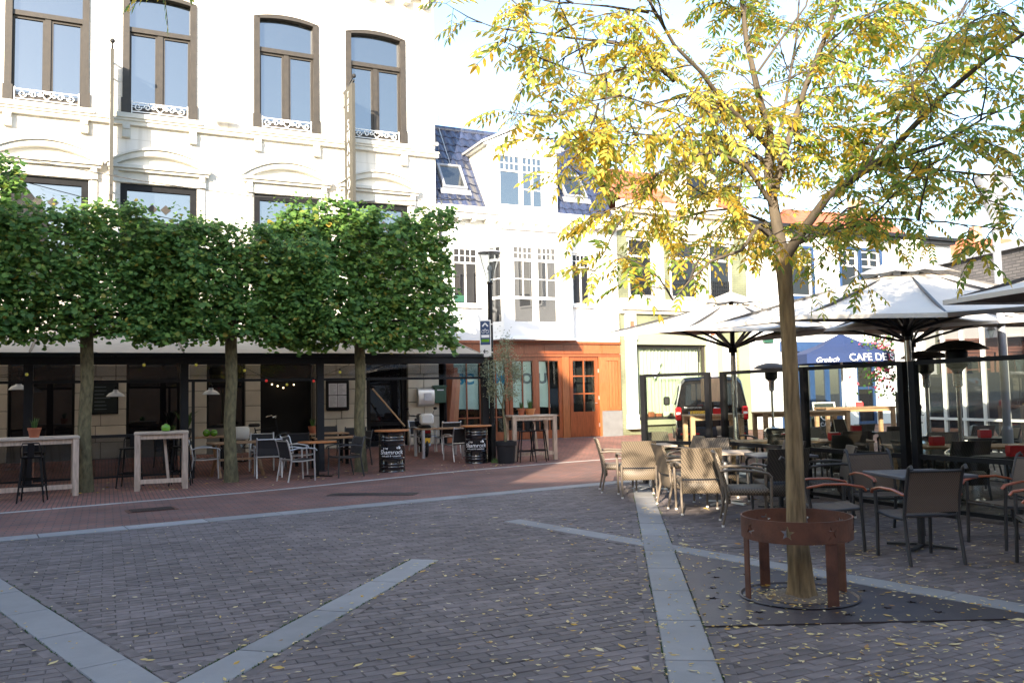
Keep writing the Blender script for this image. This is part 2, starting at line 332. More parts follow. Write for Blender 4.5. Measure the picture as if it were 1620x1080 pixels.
# ------------------------------------------------------------------ ground, street, paving
tag(MB().quad((-300,-200,-.05),(300,-200,-.05),(300,400,-.05),(-300,400,-.05)).build('ground', m_ground), kind='structure')
def lerp_tab(tab, t):
    for (a, x), (b, y) in zip(tab, tab[1:]):
        if a <= t <= b: return x+(y-x)*(t-a)/(b-a)
    return tab[0][1] if t < tab[0][0] else tab[-1][1]
def s_strip(t): return 10.03-.128*t
WL = [(-60,17),(-7.05,8.1),(-2.4,7.2),(1.5,5.75),(4.4,5.1),(9,4.5),(60,3.6)]
def s_white(t): return min(lerp_tab(WL, t), s_strip(t)-.6)
ts = [-60+2*i for i in range(61)]
def sheet(name, rows, mat):
    mb = MB()
    for a, b in zip(ts, ts[1:]):
        for i in range(len(rows)-1): mb.quad(*[(t, -s, ramp(s)) for t, s in ((a, rows[i](a)), (b, rows[i](b)), (b, rows[i+1](b)), (a, rows[i+1](a)))])
    o = mb.build(name, mat, None, None, F0, FA); return tag(o, kind='structure')
sheet('street', [lambda t: s_strip(t)-.0, s_white], m_road)
sheet('pavement', [s_white] + [(lambda t, k=k: min(k, s_white(t)-.1)) for k in (3.4, 2.6, 1.7, .8, 0, -60)], m_walk)
plaza = MB().quad(*[(t, -s, -.012) for t, s in ((-60, s_strip(-60)), (60, s_strip(60)), (60, 70), (-60, 70))]).build('plaza_paving', m_ground, None, None, F0, FA); tag(plaza, kind='structure')
def slab_run(parent, p0, p1, w, top, mat, name, L=1.0, gap=.008, M=None):
    p0 = Vector((*p0, 0)); p1 = Vector((*p1, 0)); d = (p1-p0); n = max(1, round(d.length/L)); l = d.length/n; a = math.atan2(d.y, d.x)
    me = CB(-l/2+gap/2, l/2-gap/2, -w/2, w/2, -.04, 0, .006).mesh(name, mat)
    for i in range(n):
        c = p0+d*((i+.5)/n); o = link(name, me, parent, (c.x, c.y, top+random.uniform(-.001,.001)), a)
        if M: o.matrix_parent_inverse = M
PI_ = (Matrix.Translation(F0) @ Matrix.Rotation(FA, 4, 'Z')).inverted()
strips = [((-8.2,11.6),(-1.95,4.72),.30,.003),((-1.93,4.6),(-.91,8.62),.29,.005),((.81,3.4),(2.22,15.2),.30,.007),((-.05,11.2),(5.6,3.7),.27,.004)]
for a, b, w, z in strips: slab_run(plaza, a, b, w, z, m_stone, 'stone_slab', .95, .009, PI_)
for i in range(26):
    t = -12+i; a = fw(t, s_strip(t)+.18); b = fw(t+1, s_strip(t+1)+.18); slab_run(plaza, a[:2], b[:2], .36, .006, m_stone, 'stone_slab', 1.2, .009, PI_)
for i in range(18):
    t = -10+i; a = fw(t, s_white(t)); b = fw(t+1, s_white(t+1)); slab_run(plaza, a[:2], b[:2], .10, .006, m_whiteln, 'kerb_stone', 1.2, .012, PI_)
# bricks: the 300 that show largest are objects, the rest one mesh
def brick_mesh(l, w, b=.006):
    mb = MB(); x, y = l/2, w/2
    mb.add([(-x,-y,-.02),(x,-y,-.02),(x,y,-.02),(-x,y,-.02),(-x,-y,-b),(x,-y,-b),(x,y,-b),(-x,y,-b),(-x+b,-y+b,0),(x-b,-y+b,0),(x-b,y-b,0),(-x+b,y-b,0)],
           [(0,1,5,4),(1,2,6,5),(2,3,7,6),(3,0,4,7),(4,5,9,8),(5,6,10,9),(6,7,11,10),(7,4,8,11),(8,9,10,11)]); return mb
BL, BW, GAP = .195, .087, .004
def inband(p, extra):
    for a, b, w, z in strips:
        a2 = Vector(a); d = Vector(b)-a2; L = d.length; d /= L; q = Vector((p[0], p[1]))-a2; k = q.dot(d); e = abs(q.x*d.y-q.y*d.x)
        if -extra < k < L+extra and e < w/2+extra: return True
    return False
plate_poly = [Vector((1.28,5.97)), Vector((3.66,6.0)), Vector((1.60,8.70))]
def inplate(p):
    s = 0
    for i in range(3):
        a, b = plate_poly[i], plate_poly[(i+1) % 3]
        if (b.x-a.x)*(p[1]-a.y)-(b.y-a.y)*(p[0]-a.x) > -.08: s += 1
    return s == 3
def shows(p):
    d = Vector((p[0], p[1], -EYE)); z = d.dot(FW)
    if z < 1: return None
    x, y = 810+FPX*d.dot(RT)/z, 540-FPX*d.dot(UP)/z
    return z if -10 < x < 1630 and y < 1090 else None
cells = []
for r in range(-20, 280):
    s = r*(BW+GAP)
    for k in range(-90, 110):
        t = (k+.5*(r % 2))*(BL+GAP)
        if s < s_strip(t)+.38: continue
        p = fw(t, s)
        if p.y < 3.3 or p.y > 17 or abs(p.x) > .62*p.y+2.2 or inband(p, .05) or inplate(p): continue
        cells.append((p.x, p.y, FA))
for a, b, w, z in strips:
    a2 = Vector(a); d = Vector(b)-a2; L = d.length; d /= L; nn = Vector((-d.y, d.x)); k = .1
    while k < L:
        for sd in (-1, 1):
            p = a2+d*k+nn*(sd*(w/2+BW/2+.006))
            if 3.3 < p.y < 16 and not inband(p, -.0) and not inplate(p): cells.append((p.x, p.y, math.atan2(d.y, d.x), .0025))
        k += BL+GAP
vis = sorted([(shows(c), i) for i, c in enumerate(cells) if shows(c)])[:300]; near = set(i for _, i in vis)
bme = brick_mesh(BL, BW).mesh('brick', m_brick); bmes = [bme] + [brick_mesh(BL+random.uniform(-.003,.002), BW+random.uniform(-.003,.002), random.uniform(.003,.007)).mesh('brick', m_brick) for _ in range(5)]
field = MB(); bb = [brick_mesh(BL, BW, .004), brick_mesh(BL-.002, BW-.003, .007), brick_mesh(BL+.001, BW-.001, .003)]
for i, c in enumerate(cells):
    z = (c[3] if len(c) > 3 else 0)+random.gauss(0, .0011); rot = Matrix.Rotation(c[2]+random.gauss(0, .006), 4, 'Z') @ Matrix.Rotation(random.gauss(0, .006), 4, 'X') @ Matrix.Rotation(random.gauss(0, .004), 4, 'Y')
    mx = Matrix.Translation((c[0], c[1], z)) @ rot
    if i in near:
        o = bpy.data.objects.new('brick', random.choice(bmes)); COL.objects.link(o); o.parent = plaza; o.matrix_parent_inverse = PI_; o.matrix_basis = mx
    else: k = random.choice(bb); field.add(k.v, k.f, mx)
o = field.build('brick_field', m_brick, plaza); o.matrix_parent_inverse = PI_; tag(o, kind='stuff')
o = MB().quad(*[(t, -s, -.006) for t, s in ((-11, s_strip(-11)), (13, s_strip(13)), (13, 24), (-11, 24))]).build('joint_sand', m_sand, plaza)
# moss and weeds in the joints
moss = MB()
for _ in range(420):
    a, b, w, z = random.choice(strips[:3]); k = random.random(); p = Vector(a).lerp(Vector(b), k); d = (Vector(b)-Vector(a)).normalized(); nn = Vector((-d.y, d.x))*random.choice((-1,1))*(w/2+.004+random.uniform(0,.01)); p += nn
    if p.y < 4 or p.y > 14: continue
    for _ in range(5):
        q = p+d*random.gauss(0,.03); h = random.uniform(.006,.018); a_ = random.uniform(0,6.28); moss.add([(q.x-.005*math.cos(a_),q.y-.005*math.sin(a_),0),(q.x+.005*math.cos(a_),q.y+.005*math.sin(a_),0),(q.x+random.gauss(0,.008),q.y+random.gauss(0,.008),h)],[(0,1,2)])
tag(moss.build('moss', m_plant), 'green moss growing in the joints beside the stone strips', 'moss', kind='stuff')
# drain grate in the street
g0 = at(240, 803, 13.1); t = thing('drain_grate', 'dark iron drain grate with orange rim set in the red street', 'drain', (g0.x, g0.y, .004), FA+.1)
MB().box(-.36,.36,-.2,.2,0,.004).build('rim', m_rust, t); mb = MB()
for i in range(9): mb.box(-.3,.3,-.17+i*.04,-.148+i*.04,.004,.012)
mb.build('grating', m_rustp, t)
p_ = at(590,779,14.6); tag(MB().box(-.75,.75,-.2,.2,.004,.008).build('street_patch', m_rustp, None, None, (p_.x, p_.y, 0), R(-8)), 'dark patch in the red brick street', 'patch')  # thin dark slab laid flat on the street
# fallen leaves
lit = MB()
def litter_leaf(x, y, z, L, a):
    w = L*random.uniform(.28,.45); c = random.uniform(.0,.35)*L; M4 = Matrix.Translation((x, y, z)) @ Matrix.Rotation(a, 4, 'Z') @ Matrix.Rotation(random.gauss(0,.25), 4, 'X')
    lit.add([(-L/2,0,.002),(-L*.1,-w/2,c*.3),(L*.25,-w*.35,c*.3),(L/2,0,.003+c*.4),(L*.25,w*.35,c*.3),(-L*.1,w/2,c*.3)], [(0,1,2,3),(0,3,4,5)], M4)
for _ in range(8000):
    y = 4.2+14*random.random()**1.5; x = random.uniform(-.68*y, .68*y); dx, dy = x-2.6, y-7.2; w = math.exp(-(dx*dx/9+dy*dy/14))*.9+.13
    if x > 1: w += .12
    if random.random() > w: continue
    p = Vector((x, y, 0))-F0
    if p.dot(FN) < s_strip(p.dot(FU))+.1: continue
    litter_leaf(x, y, .008, random.uniform(.02,.055) if random.random() < .94 else random.uniform(.06,.1), random.uniform(0,6.3))
for _ in range(240):
    t = random.uniform(-8.5, 3.5); s = random.gauss(4.9, .7)
    if 3.2 < s < 8: p = fw(t, s); litter_leaf(p.x, p.y, p.z+.006, random.uniform(.04,.09), random.uniform(0,6.3))
for _ in range(900):
    a, b, w, z = random.choice(strips[1:]); k = random.random(); d = (Vector(b)-Vector(a)).normalized(); p = Vector(a).lerp(Vector(b), k)+Vector((-d.y, d.x))*random.choice((-1,1))*(w/2+random.gauss(.02,.03))
    if 4.3 < p.y < 12 and random.random() < .25+.75*math.exp(-((p.x-2.2)**2/4+(p.y-7)**2/8)): litter_leaf(p.x, p.y, .009, random.uniform(.02,.05), random.uniform(0,6.3))
for _ in range(160):
    a = random.uniform(0,6.28); r = random.uniform(.1,.4); litter_leaf(2.2+r*math.cos(a), 6.75+r*math.sin(a), .014, random.uniform(.02,.05), random.uniform(0,6.3))
tag(lit.build('fallen_leaves', m_litter), 'small yellow leaves scattered over the brick paving', 'leaves', kind='stuff')
# ------------------------------------------------------------------ facade builders (local x along the facade, -y towards the square)
def wallsheet(x0, x1, z0, z1, holes, depth=.25, y=0.0):
    mb = MB(); xs = sorted({x0, x1, *[h[0] for h in holes], *[h[1] for h in holes]}); zs = sorted({z0, z1, *[h[2] for h in holes], *[h[3] for h in holes]})
    for a, b in zip(xs, xs[1:]):
        for c, d in zip(zs, zs[1:]):
            mx, mz = (a+b)/2, (c+d)/2
            if not any(h[0] < mx < h[1] and h[2] < mz < h[3] for h in holes): mb.quad((a,y,c),(b,y,c),(b,y,d),(a,y,d))
    for (a, b, c, d) in holes:
        for q in (((a,y,c),(a,y,d),(a,y+depth,d),(a,y+depth,c)),((b,y,c),(b,y,d),(b,y+depth,d),(b,y+depth,c)),((a,y,d),(b,y,d),(b,y+depth,d),(a,y+depth,d)),((a,y,c),(b,y,c),(b,y+depth,c),(a,y+depth,c))): mb.quad(*q)
    return mb
def window(parent, x0, x1, z0, z1, rows, fwd=.07, y=.08, d=.07, fm=None, gm=None, sub=.022, sill=None, name='window', bar=None):
    """rows from the bottom: (height share, columns, muntin columns, muntin rows)"""
    fm = fm or m_white; gm = gm or m_glass; bar = bar or fwd*.8; mb = MB(); panes = []
    mb.box(x0, x0+fwd, y, y+d, z0, z1); mb.box(x1-fwd, x1, y, y+d, z0, z1); mb.box(x0+fwd, x1-fwd, y+.002, y+d, z0, z0+fwd); mb.box(x0+fwd, x1-fwd, y+.002, y+d, z1-fwd, z1)
    ix0, ix1, iz0, iz1 = x0+fwd, x1-fwd, z0+fwd, z1-fwd; H = iz1-iz0; tot = sum(r[0] for r in rows); z = iz0
    for i, (sh, nc, mc, mr) in enumerate(rows):
        h = H*sh/tot; za, zb = z, z+h
        if i < len(rows)-1: mb.box(ix0, ix1, y+.004, y+d, zb-bar/2, zb+bar/2)
        if i: za += bar/2
        if i < len(rows)-1: zb -= bar/2
        cw = (ix1-ix0)/nc
        for k in range(nc):
            xa, xb = ix0+k*cw+(bar/2 if k else 0), ix0+(k+1)*cw-(bar/2 if k < nc-1 else 0)
            if k: mb.box(ix0+k*cw-bar/2, ix0+k*cw+bar/2, y+.003, y+d, za, zb)
            for m in range(1, mc): xm = xa+(xb-xa)*m/mc; mb.box(xm-sub/2, xm+sub/2, y+.012, y+d-.01, za, zb)
            for m in range(1, mr): zm = za+(zb-za)*m/mr; mb.box(xa, xb, y+.015, y+d-.012, zm-sub/2, zm+sub/2)
            panes.append((xa, xb, za, zb))
        z += h
    o = mb.build(name, fm, parent)
    for (xa, xb, za, zb) in panes: B(xa, xb, y+d*.55, y+d*.55+.006, za, zb).build('pane', gm, o)
    if sill: B(x0-.06, x1+.06, -.09, y+.02, z0-.09, z0-.002).build('sill', sill, o)
    return o
def building(name, label, cat='building'): return thing(name, label, cat, F0, FA)
def back_block(parent, x0, x1, z0, z1, y0, y1, mat): return B(x0, x1, y0, y1, z0, z1).build('rear_wall', mat, parent)
# ------------------------------------------------------------------ pub building
pub = building('pub_building', 'tall cream stucco building with arched upper windows above the pub terrace')
m_creamash = brickmat('cream_ashlar_wall', (.66,.63,.57), (.69,.66,.61), (.50,.47,.41), .95, .36, 'XZY', .006, .8, .5, .5, (.92,1.04), .45)
UPW = [(-10.9,-9.15),(-7.5,-5.72),(-4.92,-3.2),(-1.71,0.0),(.8,2.52)]
FFW = [(-10.9,-9.15),(-7.55,-5.68),(-4.97,-3.16),(-1.73,.01),(.85,2.57)]
GFH = [(-7.33,-5.93,.75,2.95),(-4.79,-3.55,.75,2.95),(-2.91,-1.96,.95,2.95),(-1.57,-.14,.3,2.95),(1.29,2.49,.3,2.95)]
wallsheet(-13.5, 3.43, 3.2, 14.2, [(a,b,8.92,12.2) for a,b in UPW]+[(a,b,4.3,7.15) for a,b in FFW], .28).build('upper_wall', m_creamash, pub)
wallsheet(-13.5, 3.43, 0, 3.2, GFH, .35).build('ground_floor_wall', m_joint, pub)
back_block(pub, -13.5, 3.43, 0, 14.2, .6, 9, m_cream); B(-13.5, 3.43, .32, .6, 14.0, 14.2).build('roof_slab', m_cream, pub); MB().quad((3.43,0,0),(3.43,.6,0),(3.43,.6,14.2),(3.43,0,14.2)).build('side_wall', m_cream, pub)
mb = MB().box(-13.5,3.5,-.28,0,13.35,13.5).box(-13.5,3.55,-.42,0,13.5,13.75)
for i in range(30): mb.box(-13.2+i*.56,-13.04+i*.56,-.24,0,13.08,13.35)
mb.build('cornice', m_trim, pub)
# ashlar piers of the ground floor, block by block
piers = [(-8.6,-7.33),(-5.93,-4.79),(-3.55,-2.91),(-1.96,-1.57),(-.14,1.29),(2.49,3.43)]
for (a, b) in piers:
    for r in range(7):
        z = .3+r*.4; n = 2 if b-a > .9 else 1; off = (.5 if r % 2 == 0 else .4) if n == 2 else 1
        for (xa, xb) in (((a, a+(b-a)*off), (a+(b-a)*off, b)) if n == 2 else ((a, b),)): CB(xa+.006, xb-.006, -.04, .05, z+.006, z+.394, .012).build('stone_block', m_ashlar, pub)
B(-13.5, 3.46, -.1, 0, 3.12, 3.3).build('band', m_trim, pub); B(-8.6, 3.45, -.06, 0, -.05, .3).build('plinth', m_grey_pl, pub)
mb = MB().box(-13.5,3.5,-.12,0,8.62,8.72).box(-13.5,3.5,-.16,0,8.72,8.78); mb.build('string_course', m_trim, pub)
def arcpts(x0, x1, zs, rise, n=14):
    w = (x1-x0)/2; r = (w*w+rise*rise)/(2*rise); cx = (x0+x1)/2; cz = zs+rise-r; a = math.asin(w/r)
    return [(cx+r*math.sin(-a+2*a*i/n), cz+r*math.cos(-a+2*a*i/n)) for i in range(n+1)]
def band_arc(mb, p, q, y0, y1):   # solid between two arcs
    for i in range(len(p)-1): mb.prism([p[i], p[i+1], q[i+1], q[i]], y0, y1)
for wi, (a, b) in enumerate(UPW):
    z0, zs = 8.92, 12.02; mb = MB(); f = .135
    mb.box(a-.02, a+f, -.045, .2, z0, zs); mb.box(b-f, b+.02, -.045, .2, z0, zs); mb.box(a+f, b-f, .0, .2, z0, z0+.16)
    mb.box(a-.05, a+f+.03, -.06, -.046, z0, z0+.4); mb.box(b-f-.03, b+.05, -.06, -.046, z0, z0+.4)
    po, pi = arcpts(a-.02, b+.02, zs, .13), arcpts(a+f, b-f, zs-.05, .07); band_arc(mb, po, pi, -.045, .2)
    mb.box(a+f, b-f, .02, .18, 11.08, 11.2); mb.box((a+b)/2-.065, (a+b)/2+.065, .05, .18, z0+.16, 11.08)
    for (xa, xb) in ((a+f, (a+b)/2-.065), ((a+b)/2+.065, b-f)):
        mb.box(xa, xa+.05, .08, .16, z0+.16, 11.08); mb.box(xb-.05, xb, .08, .16, z0+.16, 11.08); mb.box(xa+.05, xb-.05, .08, .16, z0+.16, z0+.22); mb.box(xa+.05, xb-.05, .08, .16, 11.02, 11.08)
    w = mb.build('window', m_brown, pub)
    for (xa, xb) in ((a+f+.05, (a+b)/2-.115), ((a+b)/2+.115, b-f-.05)): B(xa, xb, .12, .126, z0+.22, 11.02).build('pane', m_glass, w)
    MB().prism([(a+f, 11.2), (b-f, 11.2)] + arcpts(a+f, b-f, zs-.05, .07)[::-1], .13, .136).build('pane', m_glass, w)
    mb = MB(); top = arcpts(a-.02, b+.02, zs, .13); mb.prism([(a-.02, 12.2), (a-.02, zs)] + top[1:-1] + [(b+.02, zs), (b+.02, 12.2)], 0.001, .2); mb.build('arch_spandrel', m_creamash, w)
    mb = MB()   # cast-iron guard at the sill: rail, scrolls and heart
    mb.box(a+.2, b-.2, -.03, -.01, z0+.30, z0+.325); mb.box(a+.2, b-.2, -.03, -.01, z0+.07, z0+.09)
    for sx in (-1, 1):
        cx0 = (a+b)/2
        for (cx, cz, rr, ph) in ((.3,.2,.085,0),(.52,.2,.095,3),(.16,.22,.06,1.5)): mb.tube([(cx0+sx*(cx+rr*(1-k/14)*math.cos(ph+k*.75)), -.02, z0+cz+rr*(1-k/14)*math.sin(ph+k*.75)) for k in range(11)], .014, 5)
        mb.tube([(cx0, -.02, z0+.1), (cx0+sx*.09, -.02, z0+.2), (cx0+sx*.06, -.02, z0+.28), (cx0, -.02, z0+.25)], .016, 5); mb.box(cx0+sx*(b-a-.4)/2-.012, cx0+sx*(b-a-.4)/2+.012, -.03, -.008, z0+.04, z0+.36)
    mb.build('window_guard', m_white, w)
    mb = MB().box(a-.16, b+.16, -.2, 0, 8.78, 8.9)
    for x in (a-.02, b-.16): mb.box(x, x+.18, -.13, 0, 8.3, 8.62).box(x+.01, x+.17, -.16, -.13, 8.5, 8.6)
    mb.build('sill', m_trim, w)
for (a, b) in FFW:
    w = window(pub, a, b, 4.3, 7.15, [(2.0,2,1,1),(1.0,1,1,1)], .16, .04, .12, m_blackp, m_glass); c = (a+b)/2
    mb = MB().box(a-.3, b+.3, -.22, 0, 7.5, 7.58).box(a-.27, b+.27, -.16, 0, 7.43, 7.5)
    po, pi = arcpts(a-.32, b+.32, 7.58, .42), arcpts(a-.1, b+.1, 7.585, .27); band_arc(mb, po, pi, -.2, 0); q = arcpts(a-.34, b+.34, 7.6, .45); band_arc(mb, q, po, -.26, 0)
    mb.build('pediment', m_trim, w); mb = MB().prism([(a-.1, 7.58), (b+.1, 7.58)] + pi[::-1], -.03, 0); mb.build('tympanum', m_cream, w)
    mb = MB().box(a-.06, b+.06, -.06, 0, 7.16, 7.43)
    for x in (a-.2, b+.04): mb.box(x, x+.16, -.12, 0, 7.16, 7.43).box(x+.02, x+.14, -.15, -.12, 7.3, 7.43); mb.box(x+.01, x+.15, -.05, 0, 4.3, 7.16)
    mb.build('surround', m_trim, w)
    for k in (-1, 1): o = B(-.09,.09,-.002,.002,-.09,.09).build('leaded_ornament', m_brown, w, None, (c+k*.16, .09, 6.55)); o.rotation_euler = (0, R(45), 0)
# ground floor fronts
for (a, b, z0, z1) in GFH[:3]: window(pub, a, b, z0, z1, [(1,1,1,1)], .06, .12, .08, m_blackp, m_glassd)
w = window(pub, 1.29, 2.49, .3, 2.95, [(.5,1,1,1),(2,1,1,1)], .14, .1, .1, m_blackp, m_glassd, name='door')
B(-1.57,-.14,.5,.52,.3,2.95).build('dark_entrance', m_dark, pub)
for x in (-1.2,-1.05,-.9,-.62): MB().sphere((x, .42, 2.02+.05*math.sin(x*9)), .022, 8, 6).build('bulb', m_bulbw, pub)
mb = MB().tube([(3.52,-.06,7.0),(3.52,-.06,3.9),(3.6,-.06,3.4),(3.6,-.06,.3)], .045, 8); mb.build('downpipe', m_anth, pub, 40)
# small boards and boxes on the pub wall
def on_wall(name, label, cat, x, z, s=0.0): return thing(name, label, cat, fw(x, s, z), FA)
t = on_wall('chalkboard_menu', 'dark green chalkboard menu hung on the pub wall behind the left bar tables', 'menu board', -5.3, 1.78, .06)
B(-.3,.3,0,.02,-.36,.36).build('board', m_chalk, t); mb = MB()
for r in range(7): mb.box(-.2, -.2+random.uniform(.2,.4), -.004, 0, .26-r*.09, .275-r*.09)
mb.build('chalk_lines', m_txtg, t); MB().box(-.33,.33,-.012,.02,.36,.4).box(-.33,.33,-.012,.02,-.4,-.36).box(-.33,-.3,-.012,.02,-.36,.36).box(.3,.33,-.012,.02,-.36,.36).build('frame', m_blackp, t)
t = on_wall('menu_case', 'black framed menu display case with white pages beside the pub entrance', 'menu case', .46, 1.74, .1)
CB(-.32,.32,0,.05,-.42,.42,.03).build('case', m_blackp, t)
for i in range(2):
    for j in range(2):
        x, z = -.245+i*.25, -.32+j*.33; p = B(x, x+.235, -.006, 0, z, z+.31).build('menu_page', m_print, t); mb = MB()
        for r in range(9): mb.box(x+.03, x+.03+random.uniform(.08,.18), -.008, -.0062, z+.03+r*.029, z+.036+r*.029)
        mb.build('print_lines', m_txtg, p)
t = on_wall('wall_letterbox', 'silver rounded letterbox on the pub wall behind the moped', 'letterbox', 3.0, 1.64, .05)
mb = MB().prism([(0,-.24),(.05,-.26),(.16,-.2),(.19,0),(.16,.2),(.05,.26),(0,.24)], -.26, .22, 'x')
mb.v = [(x, -y, z) for x, y, z in mb.v]; mb.build('box', m_alu, t, 40); B(-.1,.12,-.2,-.17,-.1,.12).build('notice', m_print, t)
t = on_wall('green_letterbox', 'dark green letterbox right beside the silver one on the pub wall', 'letterbox', 3.38, 1.7, .05)
CB(-.16,.2,-.17,0,-.24,.22,.02).build('box', m_greenbox, t); B(-.08,.12,-.174,-.17,.12,.15).build('slot', m_txtw, t); MB().prism([(-.19,.22),(.23,.22),(.2,.27),(-.16,.27)], -.2, 0).build('lid', m_greenbox, t)
t = on_wall('security_camera', 'small grey security camera on the corner of the cream building', 'camera', 3.3, 9.05, .0)
MB().tube([(0,0,0),(0,-.2,0)], .02, 6).build('bracket', m_greym, t); MB().tube([(0,-.16,-.08),(.04,-.42,-.12)], .06, 10).build('body', m_greym, t, 40)
t = on_wall('wall_floodlight', 'flat beige floodlight box on the string course between the arched windows', 'floodlight', -2.5, 8.95, .1)
CB(-.28,.28,-.14,0,0,.09,.02).build('housing', m_trim, t); B(-.25,.25,-.13,-.01,-.01,0).build('lens', m_whitep, t)
# projecting blade signs
def blade(x, label, letters=True):
    t = on_wall('blade_sign', label, 'sign', x, 6.6, 0); t['group'] = 'projecting signs on the cream building'
    B(-.04,.04,-1.05,-.2,0,3.55).build('panel', m_signg, t); MB().bar((0,0,3.6),(0,-1.1,3.6),.04,.05).build('top_arm', m_anth, t)
    for zz in (.3,3.2): MB().bar((0,0,zz),(0,-.22,zz),.04,.04).build('bracket', m_anth, t)
    MB().sphere((0,-1.1,3.72), .06, 8, 6).build('finial', m_anth, t); MB().bar((0,-.2,3.6),(0,-1.1,3.74),.03,.03).build('strut', m_anth, t)
    for i, ch in enumerate('SHAMROCK'): text('letter', ch, .4, m_txtw, t, (-.043, -.62, 2.5-i*.33), (R(90), 0, R(-90)))
    for i, ch in enumerate('THE'): text('letter', ch, .22, m_txtw, t, (-.043, -.62, 3.35-i*.2), (R(90), 0, R(-90)))
blade(.72, 'tall grey vertical blade sign with white letters near the rightmost arched window')
blade(-5.18, 'tall vertical blade sign seen edge-on between the two leftmost arched windows')
tag(MB().tube([fw(-7.6,1.0,7.35), fw(-4.6,1.6,6.85), fw(-2.2,2.2,6.55), fw(.5,2.8,6.5), fw(3.4,3.0,6.75)], .012, 5).build('overhead_cable', m_anth), 'thin overhead cable sagging past the first floor windows of the cream building', 'cable')
# ------------------------------------------------------------------ pub awning and its posts
aw = thing('terrace_awning', 'long beige fabric awning on black posts in front of the pub', 'awning', F0, FA)
def A(t, s, z): return (t, -s, z)
BAY = [-12.6,-9.7,-6.65,-3.73,-.82,3.3]
for a, b in zip(BAY, BAY[1:]):
    mb = MB(); n = 6
    for i in range(n):
        for j in range(6):
            q = []
            for (ii, jj) in ((i,j),(i+1,j),(i+1,j+1),(i,j+1)):
                f = jj/6; x = a+.02+(b-a-.04)*ii/n; q.append(A(x, .12+3.46*f, 3.5-.83*f-.05*math.sin(math.pi*f)*(1-abs(ii/n*2-1)**2*.6)))
            mb.quad(*q)
    mb.build('awning_panel', m_awning, aw, True); MB().bar(A(b,.1,3.46),A(b,3.6,2.62),.06,.08).build('rafter', m_anth, aw)
    pz = ramp(3.6); MB().box(b-.08,b+.08,-3.68,-3.52,pz,2.44).box(b-.11,b+.11,-3.71,-3.49,pz,pz+.02).build('post', m_anth, aw)
    B(a+.1,b-.1,-3.61,-3.6,2.13,2.42).build('vinyl_valance', m_hazy, aw); B(a+.08,b-.08,-3.63,-3.57,2.06,2.12).build('valance_bar', m_anth, aw)
MB().box(-12.6,3.38,-3.7,-3.5,2.44,2.6).box(-12.6,3.4,-3.76,-3.5,2.6,2.68).build('front_beam', m_anth, aw)
for (a, b) in ((-12.5,-6.75),(-6.55,-3.83)): MB().box(a,b,-3.64,-3.58,.93,.99).box(a,b,-3.63,-3.59,.1,.14).build('rail', m_anth, aw); B(a+.02,b-.02,-3.613,-3.607,.14,.93).build('windscreen_pane', m_hazy, aw)
for x in (-3.55,): MB().box(x-.03,x+.03,-3.64,-3.58,0,2.06).build('post', m_anth, aw)
# pendant lamps under the awning
def pendant(t0, s, z, label):
    t = thing('pendant_lamp', label, 'lamp', fw(t0, s, z), FA, 'pendant lamps under the pub awning')
    MB().lathe([(.02,.16),(.05,.155),(.06,.11),(.14,.075),(.19,.02),(.2,0),(.185,0),(.13,.06),(.02,.09)], 20).build('shade', m_alu, t, 50); MB().tube([(0,0,.15),(0,0,2.98-z if s < 2.2 else 2.85-z)], .008, 5).build('cord', m_black, t); MB().lathe([(.02,.16),(.035,.18),(.03,.24),(.01,.25)], 10).build('cap', m_black, t)
pendant(-6.95,2.0,1.97,'metal dome pendant lamp above the leftmost bar table'); pendant(-5.05,2.0,1.79,'shiny metal dome pendant lamp in front of the chalkboard'); pendant(-3.02,2.0,1.8,'metal dome pendant lamp above the palm plant')
# string lights
def string_lights(pts, label, cols):
    t = thing('string_lights', label, 'string lights', pts[0], 0, 'string lights along the awning'); o = pts[0]; path = []
    for a, b in zip(pts, pts[1:]):
        for i in range(8): f = i/8; q = a.lerp(b, f); q.z -= .2*math.sin(math.pi*f)*(b-a).length/3; path.append(q-o)
    path.append(pts[-1]-o); MB().tube(path, .006, 4).build('wire', m_black, t)
    for k, i in enumerate(range(2, len(path)-1, 3)):
        p = path[i]; bl = MB().sphere((p.x, p.y, p.z-.075), .032, 8, 6).build('bulb', cols[k % len(cols)], t); MB().tube([(p.x,p.y,p.z+.005),(p.x,p.y,p.z-.05)], .016, 6).build('socket', m_black, bl)
string_lights([fw(-8.4,3.85,2.2), fw(-5.55,4.9,2.65), fw(-2.95,4.75,2.55)], 'string of yellow bulbs between the two left lime trees', [m_bulby, m_bulby, m_bulbr])
string_lights([fw(-2.95,4.75,2.55), fw(-1.6,3.8,2.05), fw(-.1,4.2,2.5)], 'string of coloured bulbs between the middle and right lime trees', [m_bulby, m_bulbr, m_bulby, m_bulbr])
# ------------------------------------------------------------------ white house with blue roof and wooden shopfront
wh = building('white_house', 'white house with dark glazed tile roof, bay window and red wood shopfront'); X0, X1 = 3.45, 9.63
wallsheet(X0, X1, 3.28, 6.95, [(3.93,4.76,4.33,6.05),(7.95,8.62,4.43,6.07)], .2).build('upper_wall', m_whiter, wh)
back_block(wh, X0, X1, 0, 7.2, .9, 8, m_whiter); MB().quad((X1,0,0),(X1,.9,0),(X1,.9,7.2),(X1,0,7.2)).build('side_wall', m_whiter, wh)
window(wh, 3.93, 4.76, 4.33, 6.05, [(1.25,2,1,1),(.42,1,4,2)], .06, .05, .07, m_white, m_glassd, .02, m_white); window(wh, 7.95, 8.62, 4.43, 6.07, [(1.25,2,1,1),(.42,1,4,2)], .06, .05, .07, m_white, m_glassd, .02, m_white)
B(3.97,4.3,.075,.08,4.42,4.62).build('window_sticker', m_greenbox, wh)
